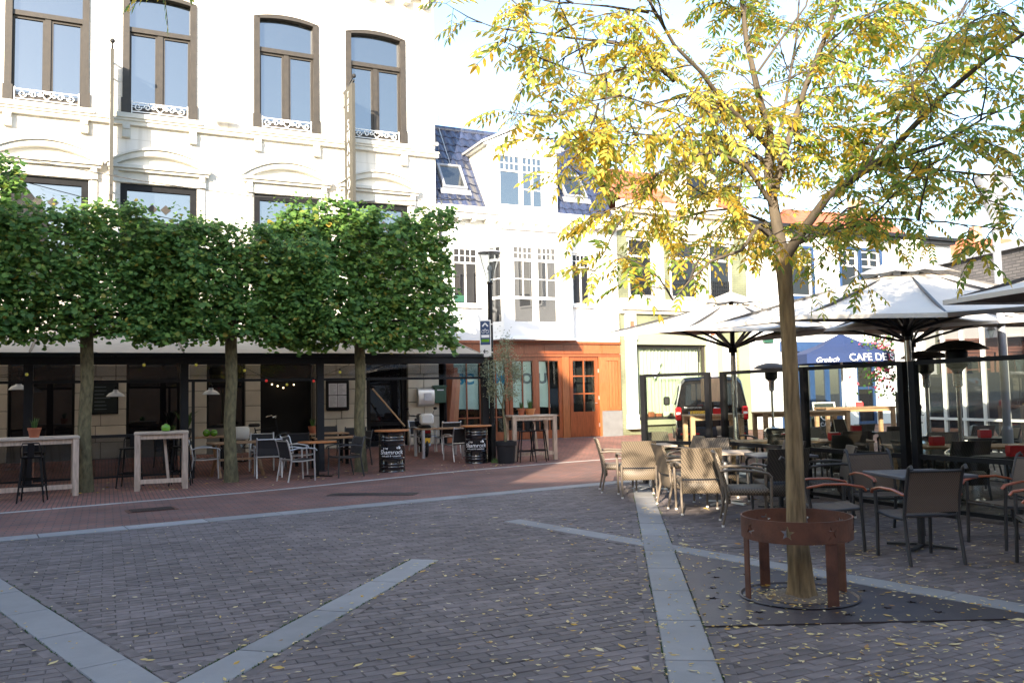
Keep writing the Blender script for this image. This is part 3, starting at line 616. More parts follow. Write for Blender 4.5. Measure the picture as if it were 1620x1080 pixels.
# bay window
bay = MB().prism([(5.0,0),(5.3,-.55),(7.62,-.55),(7.92,0)], 3.32, 3.72, 'z').build('bay', m_white, wh)
MB().prism([(4.9,0),(5.22,-.64),(7.7,-.64),(8.02,0)], 3.28, 3.32, 'z').build('bay_base', m_white, bay); MB().prism([(4.97,0),(5.28,-.58),(7.64,-.58),(7.95,0)], 6.14, 6.55, 'z').prism([(4.9,0),(5.22,-.66),(7.7,-.66),(8.02,0)], 6.55, 6.62, 'z').build('bay_cornice', m_white, bay)
def baywin(x0, x1, M, rows, fw_):
    o = window(bay, x0, x1, 3.72, 6.14, rows, fw_, 0, .07, m_white, m_glassm, .026, None); o.name = 'bay_sash'
    if M: 
        o.matrix_local = M
    return o
MB().box(5.3,5.56,-.55,-.48,3.72,6.14).build('bay_panel', m_white, bay); MB().box(7.16,7.62,-.55,-.48,3.72,6.14).build('bay_panel', m_white, bay); baywin(5.56, 6.36, Matrix.Translation((0,-.55,0)), [(.75,1,1,1),(1.2,1,2,2),(.4,1,4,2)], .1); baywin(6.36, 7.16, Matrix.Translation((0,-.55,0)), [(.75,1,1,1),(1.2,1,2,2),(.4,1,4,2)], .1)
L_ = math.hypot(.3,.55); aa = math.atan2(.55,.3)
baywin(0, L_, Matrix.Translation((5.0,0,0)) @ Matrix.Rotation(-aa, 4, 'Z'), [(.75,1,1,1),(1.2,1,1,2),(.4,1,2,2)], .1); baywin(0, L_, Matrix.Translation((7.62,-.55,0)) @ Matrix.Rotation(aa, 4, 'Z'), [(.75,1,1,1),(1.2,1,1,2),(.4,1,2,2)], .1)
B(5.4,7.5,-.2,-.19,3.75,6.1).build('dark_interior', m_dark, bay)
# gutter and cornice
MB().box(X0-.1,X1,-.34,0,6.95,7.02).box(X0-.1,X1,-.42,0,7.02,7.2).box(X0-.1,X1,-.3,0,6.88,6.95).build('gutter_cornice', m_white, wh)
for i in range(14): B(3.6+i*.44,3.68+i*.44,-.28,0,6.8,6.88).build('bracket', m_trim, wh)
# tiled roof: slope 1.5 to 1 from z 7.2; one object per tile
SL = math.atan(1.5); roof = MB().quad((X0,0.02,7.18),(X1,.02,7.18),(X1,2.05,10.22),(X0,2.05,10.22)).quad((X0,2.05,10.22),(X1,2.05,10.22),(X1,4.2,7.2),(X0,4.2,7.2)).build('roof', m_tile, wh)
MB().add([(X1,.02,7.18),(X1,4.2,7.2),(X1,2.05,10.22)],[(0,1,2)]).build('gable', m_whiter, wh)
tw, tl = .30, .385; prof = [(0,.0),(.04,.03),(.1,.045),(.16,.02),(.22,.0),(.30,-.008),(.325,.015)]
mb = MB(); k = len(prof); vs = [(x, 0, z) for x, z in prof]+[(x, tl+.03, z-.03) for x, z in prof]+[(x, 0, z-.035) for x, z in prof]
mb.add(vs, [(i, i+1, k+i+1, k+i) for i in range(k-1)]+[(2*k+i, 2*k+i+1, i+1, i) for i in range(k-1)]); tme = mb.mesh('roof_tile', m_tile, 50)
DX0, DX1 = 5.07, 7.46
def skip(x, f):
    z = 7.2+f*math.sin(SL)
    if DX0-.22 < x < DX1 and z < 9.55-abs(x+.15-6.26)*.1: return True
    for (a, b, c, d) in ((3.78,4.62,7.86,8.72),(7.98,8.86,7.95,8.82)):
        if a-.1 < x+.15 < b+.1 and c-.25 < z+.1 < d-.05: return True
    return False
r = 0
while r*tl*.93 < 3.5:
    for i in range(int((X1-X0)/tw)):
        x = X0+i*tw+.02; f = r*tl*.93
        if skip(x, f): continue
        o = bpy.data.objects.new('roof_tile', tme); COL.objects.link(o); o.parent = roof; o.location = (x, .02+f*math.cos(SL)-.03*math.sin(SL), 7.2+f*math.sin(SL)+.03*math.cos(SL)); o.rotation_euler = (SL+random.gauss(0,.008), 0, 0)
    r += 1
rme = MB().tube([(0,0,0),(.36,0,0)], .09, 8).mesh('ridge_tile', m_tile, 50)
for i in range(18): link('ridge_tile', rme, roof, (X0+i*.345, 2.03, 10.24))
def skylight(x0, x1, z0, z1):
    f0, f1 = (z0-7.2)/1.5, (z1-7.2)/1.5; L = math.hypot(f1-f0, z1-z0); o = MB().box(0,x1-x0,0,.07,0,.1).box(0,x1-x0,L-.07,L,0,.1).box(0,.07,.07,L-.07,0,.1).box(x1-x0-.07,x1-x0,.07,L-.07,0,.1).box(-.1,x1-x0+.1,-.22,.0,0,.03).build('skylight', m_greym, roof, None, (x0, f0-.02, z0)); o.rotation_euler = (SL, 0, 0)
    B(.07,x1-x0-.07,.07,L-.07,.05,.06).build('pane', m_glass, o)
skylight(3.82,4.6,7.86,8.72); skylight(8.02,8.84,7.95,8.82)
# dormer
dm = B(DX0-.02,DX1+.02,-.06,0,7.16,7.3).build('dormer', m_white, roof); gp = [(DX0-.12,9.2),(DX1+.12,9.2),(DX1+.12,9.26),(6.26,9.86),(DX0-.12,9.26)]
MB().add([(DX0,.0,7.2),(DX0,.0,9.22),(DX0,1.42,9.22)],[(0,1,2)]).build('dormer_cheek', m_creamp, dm); MB().add([(DX1,.0,7.2),(DX1,.0,9.22),(DX1,1.42,9.22)],[(0,1,2)]).build('dormer_cheek', m_creamp, dm); wallsheet(DX0, DX1, 7.3, 9.2, [(5.45,6.99,7.38,9.0)], .12, -.05).build('dormer_front', m_white, dm); MB().prism(gp, -.12, 1.9).build('dormer_gable', m_white, dm)
MB().prism([(DX0-.2,9.24),(6.26,9.92),(6.26,9.98),(DX0-.24,9.28)],-.18,1.95).prism([(DX1+.2,9.24),(6.26,9.92),(6.26,9.98),(DX1+.24,9.28)],-.18,1.95).build('dormer_verge', m_white, dm)
window(dm, 5.45, 6.22, 7.38, 9.0, [(1.15,1,1,1),(.5,1,4,2)], .06, -.02, .07, m_white, m_glass, .03); window(dm, 6.22, 6.99, 7.38, 9.0, [(1.15,2,1,2),(.5,1,4,2)], .06, -.02, .07, m_white, m_glass, .03)
B(5.55,6.12,.02,.025,7.45,8.5).build('blind', m_creamp, dm)
tag(MB().tube([fw(4.35,-.05,7.2), fw(4.3,-2.0,10.3), fw(4.3,-2.0,10.8)], .012, 5).build('lightning_rod', m_alu), 'thin vertical lightning rod running up the blue tiled roof', 'rod')
# wooden shopfront
SZ = .28; B(X0,X1,.03,.08,2.82,3.26).build('fascia_board', m_meranti_shade, wh); B(X0,X1,-.06,.03,3.2,3.28).build('fascia_trim', m_meranti_shade, wh); B(X0,X1,-.03,.03,2.8,2.88).build('fascia_trim', m_meranti_shade, wh)
for i in range(9): B(X0+i*.69,X0+i*.69+.68,.0,.03,2.9,3.18).build('fascia_plank', m_meranti_shade if i < 7 else m_meranti_lit, wh)  # right-end planks take the sunlit tone
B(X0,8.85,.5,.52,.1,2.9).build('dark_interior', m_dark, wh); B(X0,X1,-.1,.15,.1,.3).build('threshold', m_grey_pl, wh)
def leaf(x0, x1, cols, rows, name='folding_door', solid=.25, paper=True, mat=None):
    mat = mat or m_meranti_shade; mb = MB(); z0, z1 = .31, 2.8; f = .11
    mb.box(x0,x0+f,.02,.08,z0,z1).box(x1-f,x1,.02,.08,z0,z1).box(x0+f,x1-f,.022,.08,z1-.12,z1).box(x0+f,x1-f,.022,.08,z0,z0+solid)
    za, zb, xa, xb = z0+solid, z1-.12, x0+f, x1-f
    for i in range(1, cols): x = xa+(xb-xa)*i/cols; mb.box(x-.018,x+.018,.03,.075,za,zb)
    for zz in rows: mb.box(xa,xb,.032,.073,zz-.018,zz+.018)
    o = mb.build(name, mat, wh); zs = [za]+list(rows)+[zb]
    for i in range(cols):
        for c, d in zip(zs, zs[1:]): B(xa+(xb-xa)*i/cols+.018*(i > 0), xa+(xb-xa)*(i+1)/cols-.018*(i < cols-1), .05,.055, c+.018*(c > za), d-.018*(d < zb)).build('pane', m_clear2, o)
    if paper: MB().prism([(xa+.01,1.28),(xb-.01 if paper != 2 else xa+(xb-xa)*.62,1.25),(xb-.01 if paper != 2 else xa+(xb-xa)*.4,zb-.02),(xa+.01,zb-.02)], .12, .124).build('paper_blind', m_paper, o)
    return o
l1 = leaf(3.8,4.84,2,[1.0]); l2 = leaf(4.84,5.68,2,[1.0]); l3 = leaf(5.7,6.6,2,[1.0]); l4 = leaf(6.6,7.5,2,[1.0],paper=2)
for l, x, s, m_ in ((l1,4.32,'SC',m_txtb),(l2,5.27,'HM',m_txtb),(l3,5.84,"'",m_txtb),(l3,6.2,'BO',m_txtg),(l4,6.86,'U',m_txtg)): text('lettering', s, .42, m_, l, (x, .112, 2.13), sx=1.1, off=.018)
for x in (3.62,7.5): B(x,x+.24,-.02,.1,.3,2.8).build('door_post', m_meranti_lit if x > 7 else m_meranti_shade, wh)
dr = leaf(7.78,8.8,2,[1.65,2.2],'door',.78,False); B(8.0,8.58,.014,.02,.42,.98).build('door_panel', m_meranti_shade, dr); MB().tube([(8.72,-.03,1.35),(8.64,-.03,1.35)], .014, 6).build('handle', m_alu, dr)
for i in range(3): B(8.795,8.82,.0,.02,.6+i*.85,.72+i*.85).build('hinge', m_alu, dr)
B(8.82,9.0,-.02,.08,.3,2.8).build('door_post', m_meranti_lit, wh); B(9.0,9.6,.02,.1,1.1,2.8).build('side_panel', m_meranti_lit, wh)
for (a,b,c,d) in ((9.0,9.08,1.1,2.8),(9.54,9.62,1.1,2.8),(9.08,9.54,1.1,1.2),(9.08,9.54,2.68,2.8)): B(a,b,-.02,.02,c,d).build('panel_frame', m_meranti_lit, wh)
for i in range(4): B(9.09+i*.113,9.19+i*.113,.006,.02,1.2,2.68).build('panel_plank', m_meranti_lit, wh)
B(8.9,9.63,-.05,.1,.2,1.09).build('plinth', m_grey_pl, wh)
# planks leaning at the left of the shopfront
for i, (x, dx, L) in enumerate(((3.55,.3,2.2),(3.66,.24,2.05),(3.72,.2,1.9))):
    tag(MB().bar((0,0,0),(dx,.16,L),.13,.03).build('leaning_plank', m_meranti_lit if i else m_meranti_shade, None, None, fw(x,.45), FA), ['wide red plank leaning on the shopfront, leftmost','middle orange plank leaning on the shopfront','shortest orange plank leaning on the shopfront'][i], 'plank', 'planks leaning at the shopfront')
tag(MB().tube([fw(1.35,.4,1.9), fw(2.15,.75,.85)], .022, 6).build('broom_stick', m_teakl), 'pale wooden pole leaning across the black pub door', 'pole')
# ------------------------------------------------------------------ green house
gh = building('green_house', 'sage green brick house with white columns and curtained shop window'); G0, G1 = 9.65, 14.9
wallsheet(G0, G1, 0, 4.3, [(10.22,13.02,.75,3.2),(13.75,14.4,.3,3.3)], .3).build('ground_floor_wall', m_greenb, gh); wallsheet(G0, G1, 4.3, 7.9, [(10.02,11.06,4.74,6.7),(11.68,12.8,4.74,6.75),(13.3,14.3,4.74,6.75)], .25).build('upper_wall', m_greenb, gh)
back_block(gh, G0, G1, 0, 7.8, 1.0, 8, m_creamp)
for x in (9.84,13.06): MB().box(x-.04,x+.34,-.24,0,.5,.62).box(x-.02,x+.32,-.22,0,.62,.95).box(x,x+.3,-.2,0,.95,3.35).box(x-.03,x+.33,-.23,0,3.35,3.45).box(x-.01,x+.31,-.21,0,3.45,4.2).build('column', m_white, gh); B(x+.07,x+.23,-.215,-.2,3.5,3.95).build('red_inlay', m_redtile, gh); B(x+.09,x+.21,-.21,-.2,.66,.9).build('red_inlay', m_redtile, gh)
MB().box(G0,G1,-.12,0,4.2,4.32).box(G0,G1,-.22,0,4.32,4.5).box(G0,G1,-.16,0,4.5,4.68).build('cornice', m_creamp, gh); B(10.18,13.03,-.1,0,3.2,3.75).build('shop_header', m_greenp, gh); B(10.16,13.03,-.14,0,.6,.76).build('shop_sill', m_greenp, gh)
sw = window(gh, 10.22, 13.02, .76, 3.2, [(1,1,1,1)], .08, .05, .08, m_brown, m_clear2); mb = MB(); n = 90
for i in range(n):
    a, b = 10.3+2.62*i/n, 10.3+2.62*(i+1)/n; mb.quad((a,.3+.03*math.sin(i*1.3)+.015*math.sin(i*.7),.95),(b,.3+.03*math.sin((i+1)*1.3)+.015*math.sin((i+1)*.7),.95),(b,.3+.03*math.sin((i+1)*1.3),3.1),(a,.3+.03*math.sin(i*1.3),3.1))
mb.build('curtain', m_curtain, sw); text('lettering', 'De Steltenberg', .17, m_txtw, sw, (11.75,.095,2.14))
mb = MB().prism([(-.02,0),(.06,.02),(.12,.16),(.22,.26),(.2,.4),(.28,.52),(.34,.5),(.3,.6),(.22,.62),(.14,.5),(.1,.36),(0,.28),(-.06,.2),(-.12,.05),(-.08,.04),(-.02,.14)], 0, .004); mb.build('horse_emblem', m_txtw, sw, None, (11.0,.09,2.1))
for i, x in enumerate((10.5,10.8,11.1,11.4,11.75,12.1)): CB(x,x+.22,.16,.26,.84,.96+.05*(i % 2),.02).build('display_box', m_terra if i % 3 else m_creamp, sw)
window(gh, 13.75, 14.4, .3, 3.3, [(1,1,1,1),(1.2,1,1,1)], .08, .06, .08, m_creamp, m_creamp, name='door'); B(14.45,14.88,-.08,0,.3,4.2).build('pilaster', m_greenp, gh); B(13.45,13.7,-.08,0,.3,4.2).build('pilaster', m_greenp, gh)
for (a, b) in ((10.02,11.06),(11.68,12.8),(13.3,14.3)):
    w = window(gh, a, b, 4.74, 6.72, [(1.35,1,1,1),(.55,1,1,1)], .09, .03, .09, m_white, m_glassd); mb = MB()
    for i in range(11): x = a+.1+(b-a-.2)*i/10; mb.box(x-.008,x+.008,-.05,-.034,4.8,5.4)
    for i in range(5): mb.box(a+.06,b-.06,-.052,-.04,4.82+i*.14,4.835+i*.14)
    mb.build('grille', m_anth, w); mb = MB()
    for i in range(14):
        x = a+.15+random.random()*(b-a-.3); dx = random.gauss(0,.18); h = random.uniform(.4,1.0); mb.add([(x-.015,.1,5.0),(x+.015,.1,5.0),(x+dx*.5+.02,.085,5.0+h*.8),(x+dx,.08,5.0+h),(x+dx*.5-.02,.085,5.0+h*.8)],[(0,1,2,3,4)])
    mb.build('window_plant', m_plant, w); B(a-.06,b+.06,-.06,.02,6.72,6.9).build('lintel', m_white, w)
for x in (11.08,12.85): B(x,x+.3,-.1,0,4.68,7.0).build('white_post', m_white, gh)
MB().box(G0-.02,G1,-.3,0,7.5,7.62).box(G0-.02,G1,-.4,0,7.62,7.85).box(G0,G1,-.12,0,6.95,7.5).build('top_cornice', m_creamp, gh)
gr = MB().quad((G0,-.3,7.86),(G1,-.3,7.86),(G1,2.2,9.6),(G0,2.2,9.6)).quad((G0,2.2,9.6),(G1,2.2,9.6),(G1,5.5,7.9),(G0,5.5,7.9)).build('roof', m_redtile, gh)
mb = MB(); n = int((G1-G0)/.24); tl2 = .42; slp = math.atan2(1.74,2.5)
mt = MB(); pr = [(0,0),(.05,.03),(.1,.03),(.16,0),(.24,0)]; kk = len(pr); mt.add([(x,0,z) for x,z in pr]+[(x,tl2+.03,z-.025) for x,z in pr]+[(x,0,z-.03) for x,z in pr],[(i,i+1,kk+i+1,kk+i) for i in range(kk-1)]+[(2*kk+i,2*kk+i+1,i+1,i) for i in range(kk-1)]); rtm = mt.mesh('roof_tile', m_redtile, 50)
for r in range(7):
    for i in range(n):
        x = G0+i*.24; y = -.3+r*tl2*math.cos(slp); z = 7.9+r*tl2*math.sin(slp)
        if 11.85 < x < 13.55 and r < 5: continue
        o = bpy.data.objects.new('roof_tile', rtm); COL.objects.link(o); o.parent = gr; o.location = (x, y, z); o.rotation_euler = (slp, 0, 0)
MB().prism([(11.85,7.86),(13.6,7.86),(13.6,8.9),(12.72,9.5),(11.85,8.9)], -.25, 2.0).build('gable_dormer', m_creamp, gr); B(12.3,13.15,-.27,-.25,8.15,8.9).build('dormer_window', m_glassd, gr); MB().bar((11.7,-.3,8.82),(12.72,-.3,9.58),.3,.08).bar((13.75,-.3,8.82),(12.72,-.3,9.58),.3,.08).build('dormer_verge', m_anth, gr)
# ------------------------------------------------------------------ cafe house behind the parasols
ch = building('cafe_house', 'white rendered cafe house with blue window frames behind the parasols'); C0, C1 = 14.92, 25.5
wallsheet(C0, C1, 0, 7.3, [(16.95,18.0,5.0,6.75),(19.45,20.35,5.0,6.85),(20.5,21.5,5.0,6.85),(16.4,19.3,.75,3.0),(20.0,21.0,.3,3.0)], .2).build('front_wall', m_whiter, ch); back_block(ch, C0, C1, 0, 7.3, .9, 8, m_whiter)
for (a, b, c, d) in ((16.95,18.0,5.0,6.75),(19.45,20.35,5.0,6.85),(20.5,21.5,5.0,6.85)):
    w = window(ch, a, b, c, d, [(1.3,1,1,1),(.6,2,1,2)], .07, .06, .08, m_white, m_glassd, .03); MB().box(a-.1,a,-.03,.05,c-.1,d+.1).box(b,b+.1,-.03,.05,c-.1,d+.1).box(a,b,-.03,.05,d,d+.1).box(a-.12,b+.12,-.08,.05,c-.12,c).build('blue_surround', m_bluep, w)
for i in range(4): x = 16.4+i*.725; window(ch, x, x+.72, .75, 3.0, [(1,1,1,1)], .1, .04, .08, m_bluep, m_glass)
B(16.3,19.4,-.06,.0,.28,.75).build('blue_panel', m_bluep, ch); B(16.3,21.1,-.1,.0,3.0,3.35).build('blue_fascia', m_bluep, ch); window(ch, 20.0, 21.0, .3, 3.0, [(1,1,1,1),(1,1,1,1)], .12, .05, .08, m_bluep, m_glassd, name='door')
MB().box(C0,C1,-.25,0,7.3,7.42).box(C0,C1,-.35,0,7.42,7.55).build('cornice', m_anth, ch); MB().quad((C0,-.3,7.55),(C1,-.3,7.55),(C1,3,7.95),(C0,3,7.95)).quad((C0,3,7.95),(C1,3,7.95),(C1,7,7.55),(C0,7,7.55)).build('roof', m_anth, ch)
B(15.55,15.95,-.1,0,3.3,3.55).build('green_sign', m_greenbox, ch)
# far houses at the end of the street
def far_house(x, y, rz, w, dp, h, rh, wm, rm, label, hip=False):
    t = thing('far_house', label, 'house', (x, y, .3), rz, 'houses at the end of the street'); B(-w/2,w/2,0,dp,0,h).build('wall', wm, t)
    MB().add([(-w/2-.2,-.2,h),(w/2+.2,-.2,h),(w/2+.2,dp+.2,h),(-w/2-.2,dp+.2,h),(-w/2-.2,dp/2,h+rh),(w/2+.2,dp/2,h+rh)],[(0,1,5,4),(2,3,4,5),(0,4,3),(1,2,5)]).build('roof', rm, t)
    for i in range(max(1, int(w/2))):
        for k in range(int(h/3)):
            a = -w/2+.6+i*2; o = window(t, a, a+.9, 1+k*2.9, 2.6+k*2.9, [(1,2,1,1)], .07, -.03, .05, m_white, m_glassd)
    B(w*.2,w*.2+.5,dp/2-.2,dp/2+.3,h+rh-.3,h+rh+.7).build('chimney', m_redbrickw, t)
far_house(18.2,41,R(20),6,7,7.6,3.0,m_whiter,m_redtile,'white far house with red tiled roof above the cafe parasols')
far_house(25.5,45,R(5),7,7,6.2,3.6,m_redbrickw,m_redtile,'orange brick far house with red roof beside the white modern building'); far_house(12.5,46,R(22),7,7,7.0,3.2,m_creamp,m_redtile,'cream far house with red roof seen behind the green house'); far_house(33,50,R(0),9,7,6.5,3,m_whiter,m_anth,'pale far house with dark roof at the right end of the street')
# ------------------------------------------------------------------ modern white building on the right
RA = math.atan2(-.979, .203); rb = thing('modern_building', 'modern white building with glass front and grey brick parapet on the right', 'building', (10.4,22,0), RA); RL = 24
wallsheet(0, RL, 0, 3.95, [(.15,3.6,.05,3.2),(4.2,9,.05,3.2),(9.6,14,.05,3.2)], .2).build('front_wall', m_whiter, rb)
for (a, b) in ((.15,3.6),(4.2,9),(9.6,14)): window(rb, a, b, .05, 3.2, [(.75,5 if b-a < 4 else 7,1,1),(2.4,5 if b-a < 4 else 7,1,1)], .07, .06, .1, m_white, m_glass, bar=.06, name='glass_front')
MB().box(-.02,RL,-.05,0,3.95,4.6).build('brick_parapet', m_darkbrick, rb); B(-.1,RL,-.16,.3,4.6,4.76).build('coping', m_coping, rb)
B(-.001,RL,.35,9,0,4.55).build('main_block', m_whiter, rb); B(-.8,0,-.02,9,0,3.4).build('end_wall', m_whiter, rb); B(-.82,0,-.06,-.02,0,1.5).build('dark_plinth', m_anth, rb)
B(4.4,RL,1.8,9,4.5,10.5).build('upper_block', m_whiter, rb); B(4.2,RL,1.6,9,10.5,10.8).build('upper_coping', m_coping, rb)
for i in range(3): window(rb, 6.2+i*3, 8.0+i*3, 6.0, 8.4, [(1,2,1,1)], .08, 1.72, .08, m_white, m_glass)
for i, z in enumerate((.6,1.3,2.2,2.7)): B(3.66,3.76,-.03,0,z,z+.1).build('wall_fitting', m_greym, rb)
t = thing('wall_lantern', 'old fashioned black wall lantern on the modern glass front', 'lantern', tuple(at(1573,530,19.6)), RA); MB().lathe([(.07,-.16),(.13,.1),(.14,.12)],6).build('glass', m_clear2, t); MB().lathe([(.16,.12),(.1,.2),(.03,.26),(.02,.31),(.001,.32)],6).build('cap', m_black, t); MB().tube([(0,0,-.16),(0,.02,-.3),(0,.2,-.4),(0,.35,-.4)],.018,6).build('bracket', m_black, t)
# unseen houses added behind the camera, outlines shaped to shade the square
t = thing('tall_shade_house', 'unseen tall brick house behind the viewer on the left, outline shaped to shade the square', 'house', (0,0,0)); pf = [(-45,0),(-3.6,0),(-3.8,10.5),(-6.2,12.9),(-7.6,11.6),(-11.6,10.2),(-45,7)]; mb = MB(); mb.add([(x,2,z) for x,z in pf]+[(x-3.6,-9,z) for x,z in pf],[(0,1,2,3,4,5,6),(13,12,11,10,9,8,7)]+[(i,(i+1)%7,7+(i+1)%7,7+i) for i in range(7)]); mb.build('wall', m_redbrickw, t); MB().add([(-7.6,2,11.62),(-11.6,2,10.22),(-15.2,-9,10.22),(-11.2,-9,11.62)],[(0,1,2,3)]).build('roof', m_anth, t)
t = thing('low_shade_house', 'unseen low brick house behind the viewer, roofline shaped to limit the sunlight', 'house', (0,0,0)); MB().prism([(-3.8,0),(30,0),(30,9.4),(.8,9.4),(-2.0,6.6),(-3.8,6.6)],-15,-6).build('wall', m_redbrickw, t); B(1,30,-15.2,-6.0,9.41,9.55).build('roof', m_anth, t)

t = thing('mid_shade_house', 'unseen brick house between the tall and the low one, added to shade the street', 'house', (0,0,0)); B(-8.2,-3.85,-15,-6,0,8.15).build('wall', m_redbrickw, t); B(-8.3,-3.82,-15.2,-5.9,8.15,8.27).build('roof', m_anth, t)
# ------------------------------------------------------------------ lime trees (pleached) in front of the pub
def lime_tree(x, y, label, hw, z0, z1, n, tallx=0, seed=1, ls=1.0):
    rnd = random.Random(seed); t = thing('lime_tree', label, 'tree', (x, y, 0), FA, 'pleached lime trees in front of the pub')
    tr = [(0,0,-.05),(.015,0,.03),(.0,.01,.5),(-.02,.0,1.2),(.02,.01,2.0),(.0,0,z0+.3),(.02,0,z0+1.4),(0,0,z1-.3)]
    MB().tube(tr, [.17,.15,.125,.115,.115,.12,.07,.02], 12).build('trunk', m_limebark, t, 60)
    br = MB()
    for k in range(7):
        z = z0+.25+k*(z1-z0-.4)/7
        for sx in (-1,1): br.tube([(0,0,z-.15),(sx*hw*.4,rnd.uniform(-.1,.1),z),(sx*hw*.95,rnd.uniform(-.2,.2),z+rnd.uniform(-.05,.15))],[.045,.03,.012],5)
    br.build('branches', m_twig, t)
    mb = MB()
    def leaf(p, s, nrm, az):
        ux = Vector((math.cos(az), math.sin(az), 0)); n_ = nrm.normalized(); a = n_.cross(ux).normalized(); b = a.cross(n_)   # heart shaped leaf, tip drooping
        o = [p, p+a*.45*s+b*.15*s+n_*.05*s, p+a*.5*s+b*.5*s, p+b*1.05*s-n_*.12*s, p-a*.5*s+b*.5*s, p-a*.45*s+b*.15*s+n_*.05*s]
        mb.add(o, [(0,1,2,3),(0,3,4,5)])
    cnt = 0
    while cnt < n:
        x_ = rnd.uniform(-hw, hw); z_ = rnd.uniform(z0, z1); top = z1-.15+.18*math.sin(x_*2.3+seed)+.1*math.sin(x_*7+seed*2)+tallx*max(0, x_*(1 if seed != 1 else -1))*.1; bot = z0+.1*math.sin(x_*3.1+seed)+.08*math.sin(x_*9)
        if z_ > top or z_ < bot: continue
        f = rnd.random(); dep = .62+.12*math.sin(x_*2.7+z_*1.9+seed)+.08*math.sin(x_*6.1-z_*5.3); y_ = (-dep+abs(rnd.gauss(0,.16))) if f < .62 else ((dep-abs(rnd.gauss(0,.16))) if f < .8 else rnd.uniform(-dep, dep))
        # sprays of 4-7 leaves; gaps between sprays
        if math.sin(x_*5.3+z_*6.7+seed)+math.sin(z_*11.3-x_*3.1)+rnd.gauss(0,.7) < -1.1: continue
        m = rnd.randint(4,7); d = Vector((rnd.gauss(0,.6), -1 if y_ < 0 else 1, rnd.gauss(.1,.4))).normalized()
        for i in range(m):
            p = Vector((x_, y_, z_))+d*(i*.05)+Vector((rnd.gauss(0,.035), rnd.gauss(0,.03), rnd.gauss(0,.03)-.01*i)); s = rnd.choice((rnd.uniform(.05,.09), rnd.uniform(.08,.145)))*ls
            leaf(p, s, Vector((rnd.gauss(0,.35)+d.x*.4, d.y*.75+rnd.gauss(0,.3), .75+rnd.gauss(0,.3))), rnd.uniform(0,6.28)); cnt += 1
    # loose shoots above the top
    for _ in range(int(34*hw)):
        x_ = rnd.uniform(-hw, hw); h = rnd.uniform(.15,.55); zz = z1-.2
        for i in range(int(h/.05)): leaf(Vector((x_+rnd.gauss(0,.04), rnd.uniform(-.4,.4)*.2+rnd.gauss(0,.2), zz+i*.05)), rnd.uniform(.05,.09), Vector((rnd.gauss(0,.5), rnd.gauss(0,.5), 1)), rnd.uniform(0,6.28))
    mb.build('crown', m_lime, t)
lime_tree(-8.0,16.0,'leftmost lime tree of the clipped row, between the two bar tables',1.95,2.82,5.35,21000,1,1,.8)
lime_tree(-5.75,17.4,'middle lime tree of the clipped row, with slim mossy trunk',1.9,2.85,5.2,20000,0,2,.78)
lime_tree(-3.45,19.25,'rightmost lime tree of the clipped row, beside the barrel table',2.05,2.75,5.95,20000,1,3)
lime_tree(-10.6,14.9,'lime tree at the far left edge, only its crown showing',1.7,2.75,6.1,12000,0,4,.95)
# ------------------------------------------------------------------ locust tree in the steel guard
TB = Vector((2.2,6.75,0)); lt = thing('locust_tree', 'tall locust tree with feathery yellow and green autumn leaves in a rusty guard', 'tree', TB)
def L_(px, py, Y): return at(px, py, Y)-TB
tr = [Vector((0,0,-.05)),Vector((.01,0,.06)),L_(1260,830,6.75),L_(1256,700,6.76),L_(1249,560,6.77),L_(1243,460,6.77),L_(1238,405,6.78)]
TR = [.135,.10,.074,.065,.059,.057,.066]; NR, NA = 110, 56; vs_ = []; cum = [0]
for a, b in zip(tr, tr[1:]): cum.append(cum[-1]+(b-a).length)
for i in range(NR+1):   # furrowed bark: ridges run up the trunk
    d = cum[-1]*i/NR; k = max(j for j in range(len(cum)-1) if cum[j] <= d+1e-9); f = (d-cum[k])/(cum[k+1]-cum[k]); c0 = tr[k].lerp(tr[k+1], f); r0 = TR[k]+(TR[k+1]-TR[k])*f
    for j in range(NA):
        a = 2*math.pi*j/NA; q = Vector((math.cos(a)*4.2, math.sin(a)*4.2, d*2.2)); w = 1-abs(mnoise.noise(q))*2.2; w2 = mnoise.noise(q*2.3+Vector((7,3,1)))
        rr = r0*(1+.085*(w-.6)+.035*w2+(.16*max(0,.25-d)*math.cos(a*4+.6)*4 if d < .25 else 0)); vs_.append((c0.x+rr*math.cos(a), c0.y+rr*math.sin(a), c0.z))
MB().add(vs_, [(i*NA+j, i*NA+(j+1) % NA, (i+1)*NA+(j+1) % NA, (i+1)*NA+j) for i in range(NR) for j in range(NA)]).build('trunk', m_bark, lt, True)
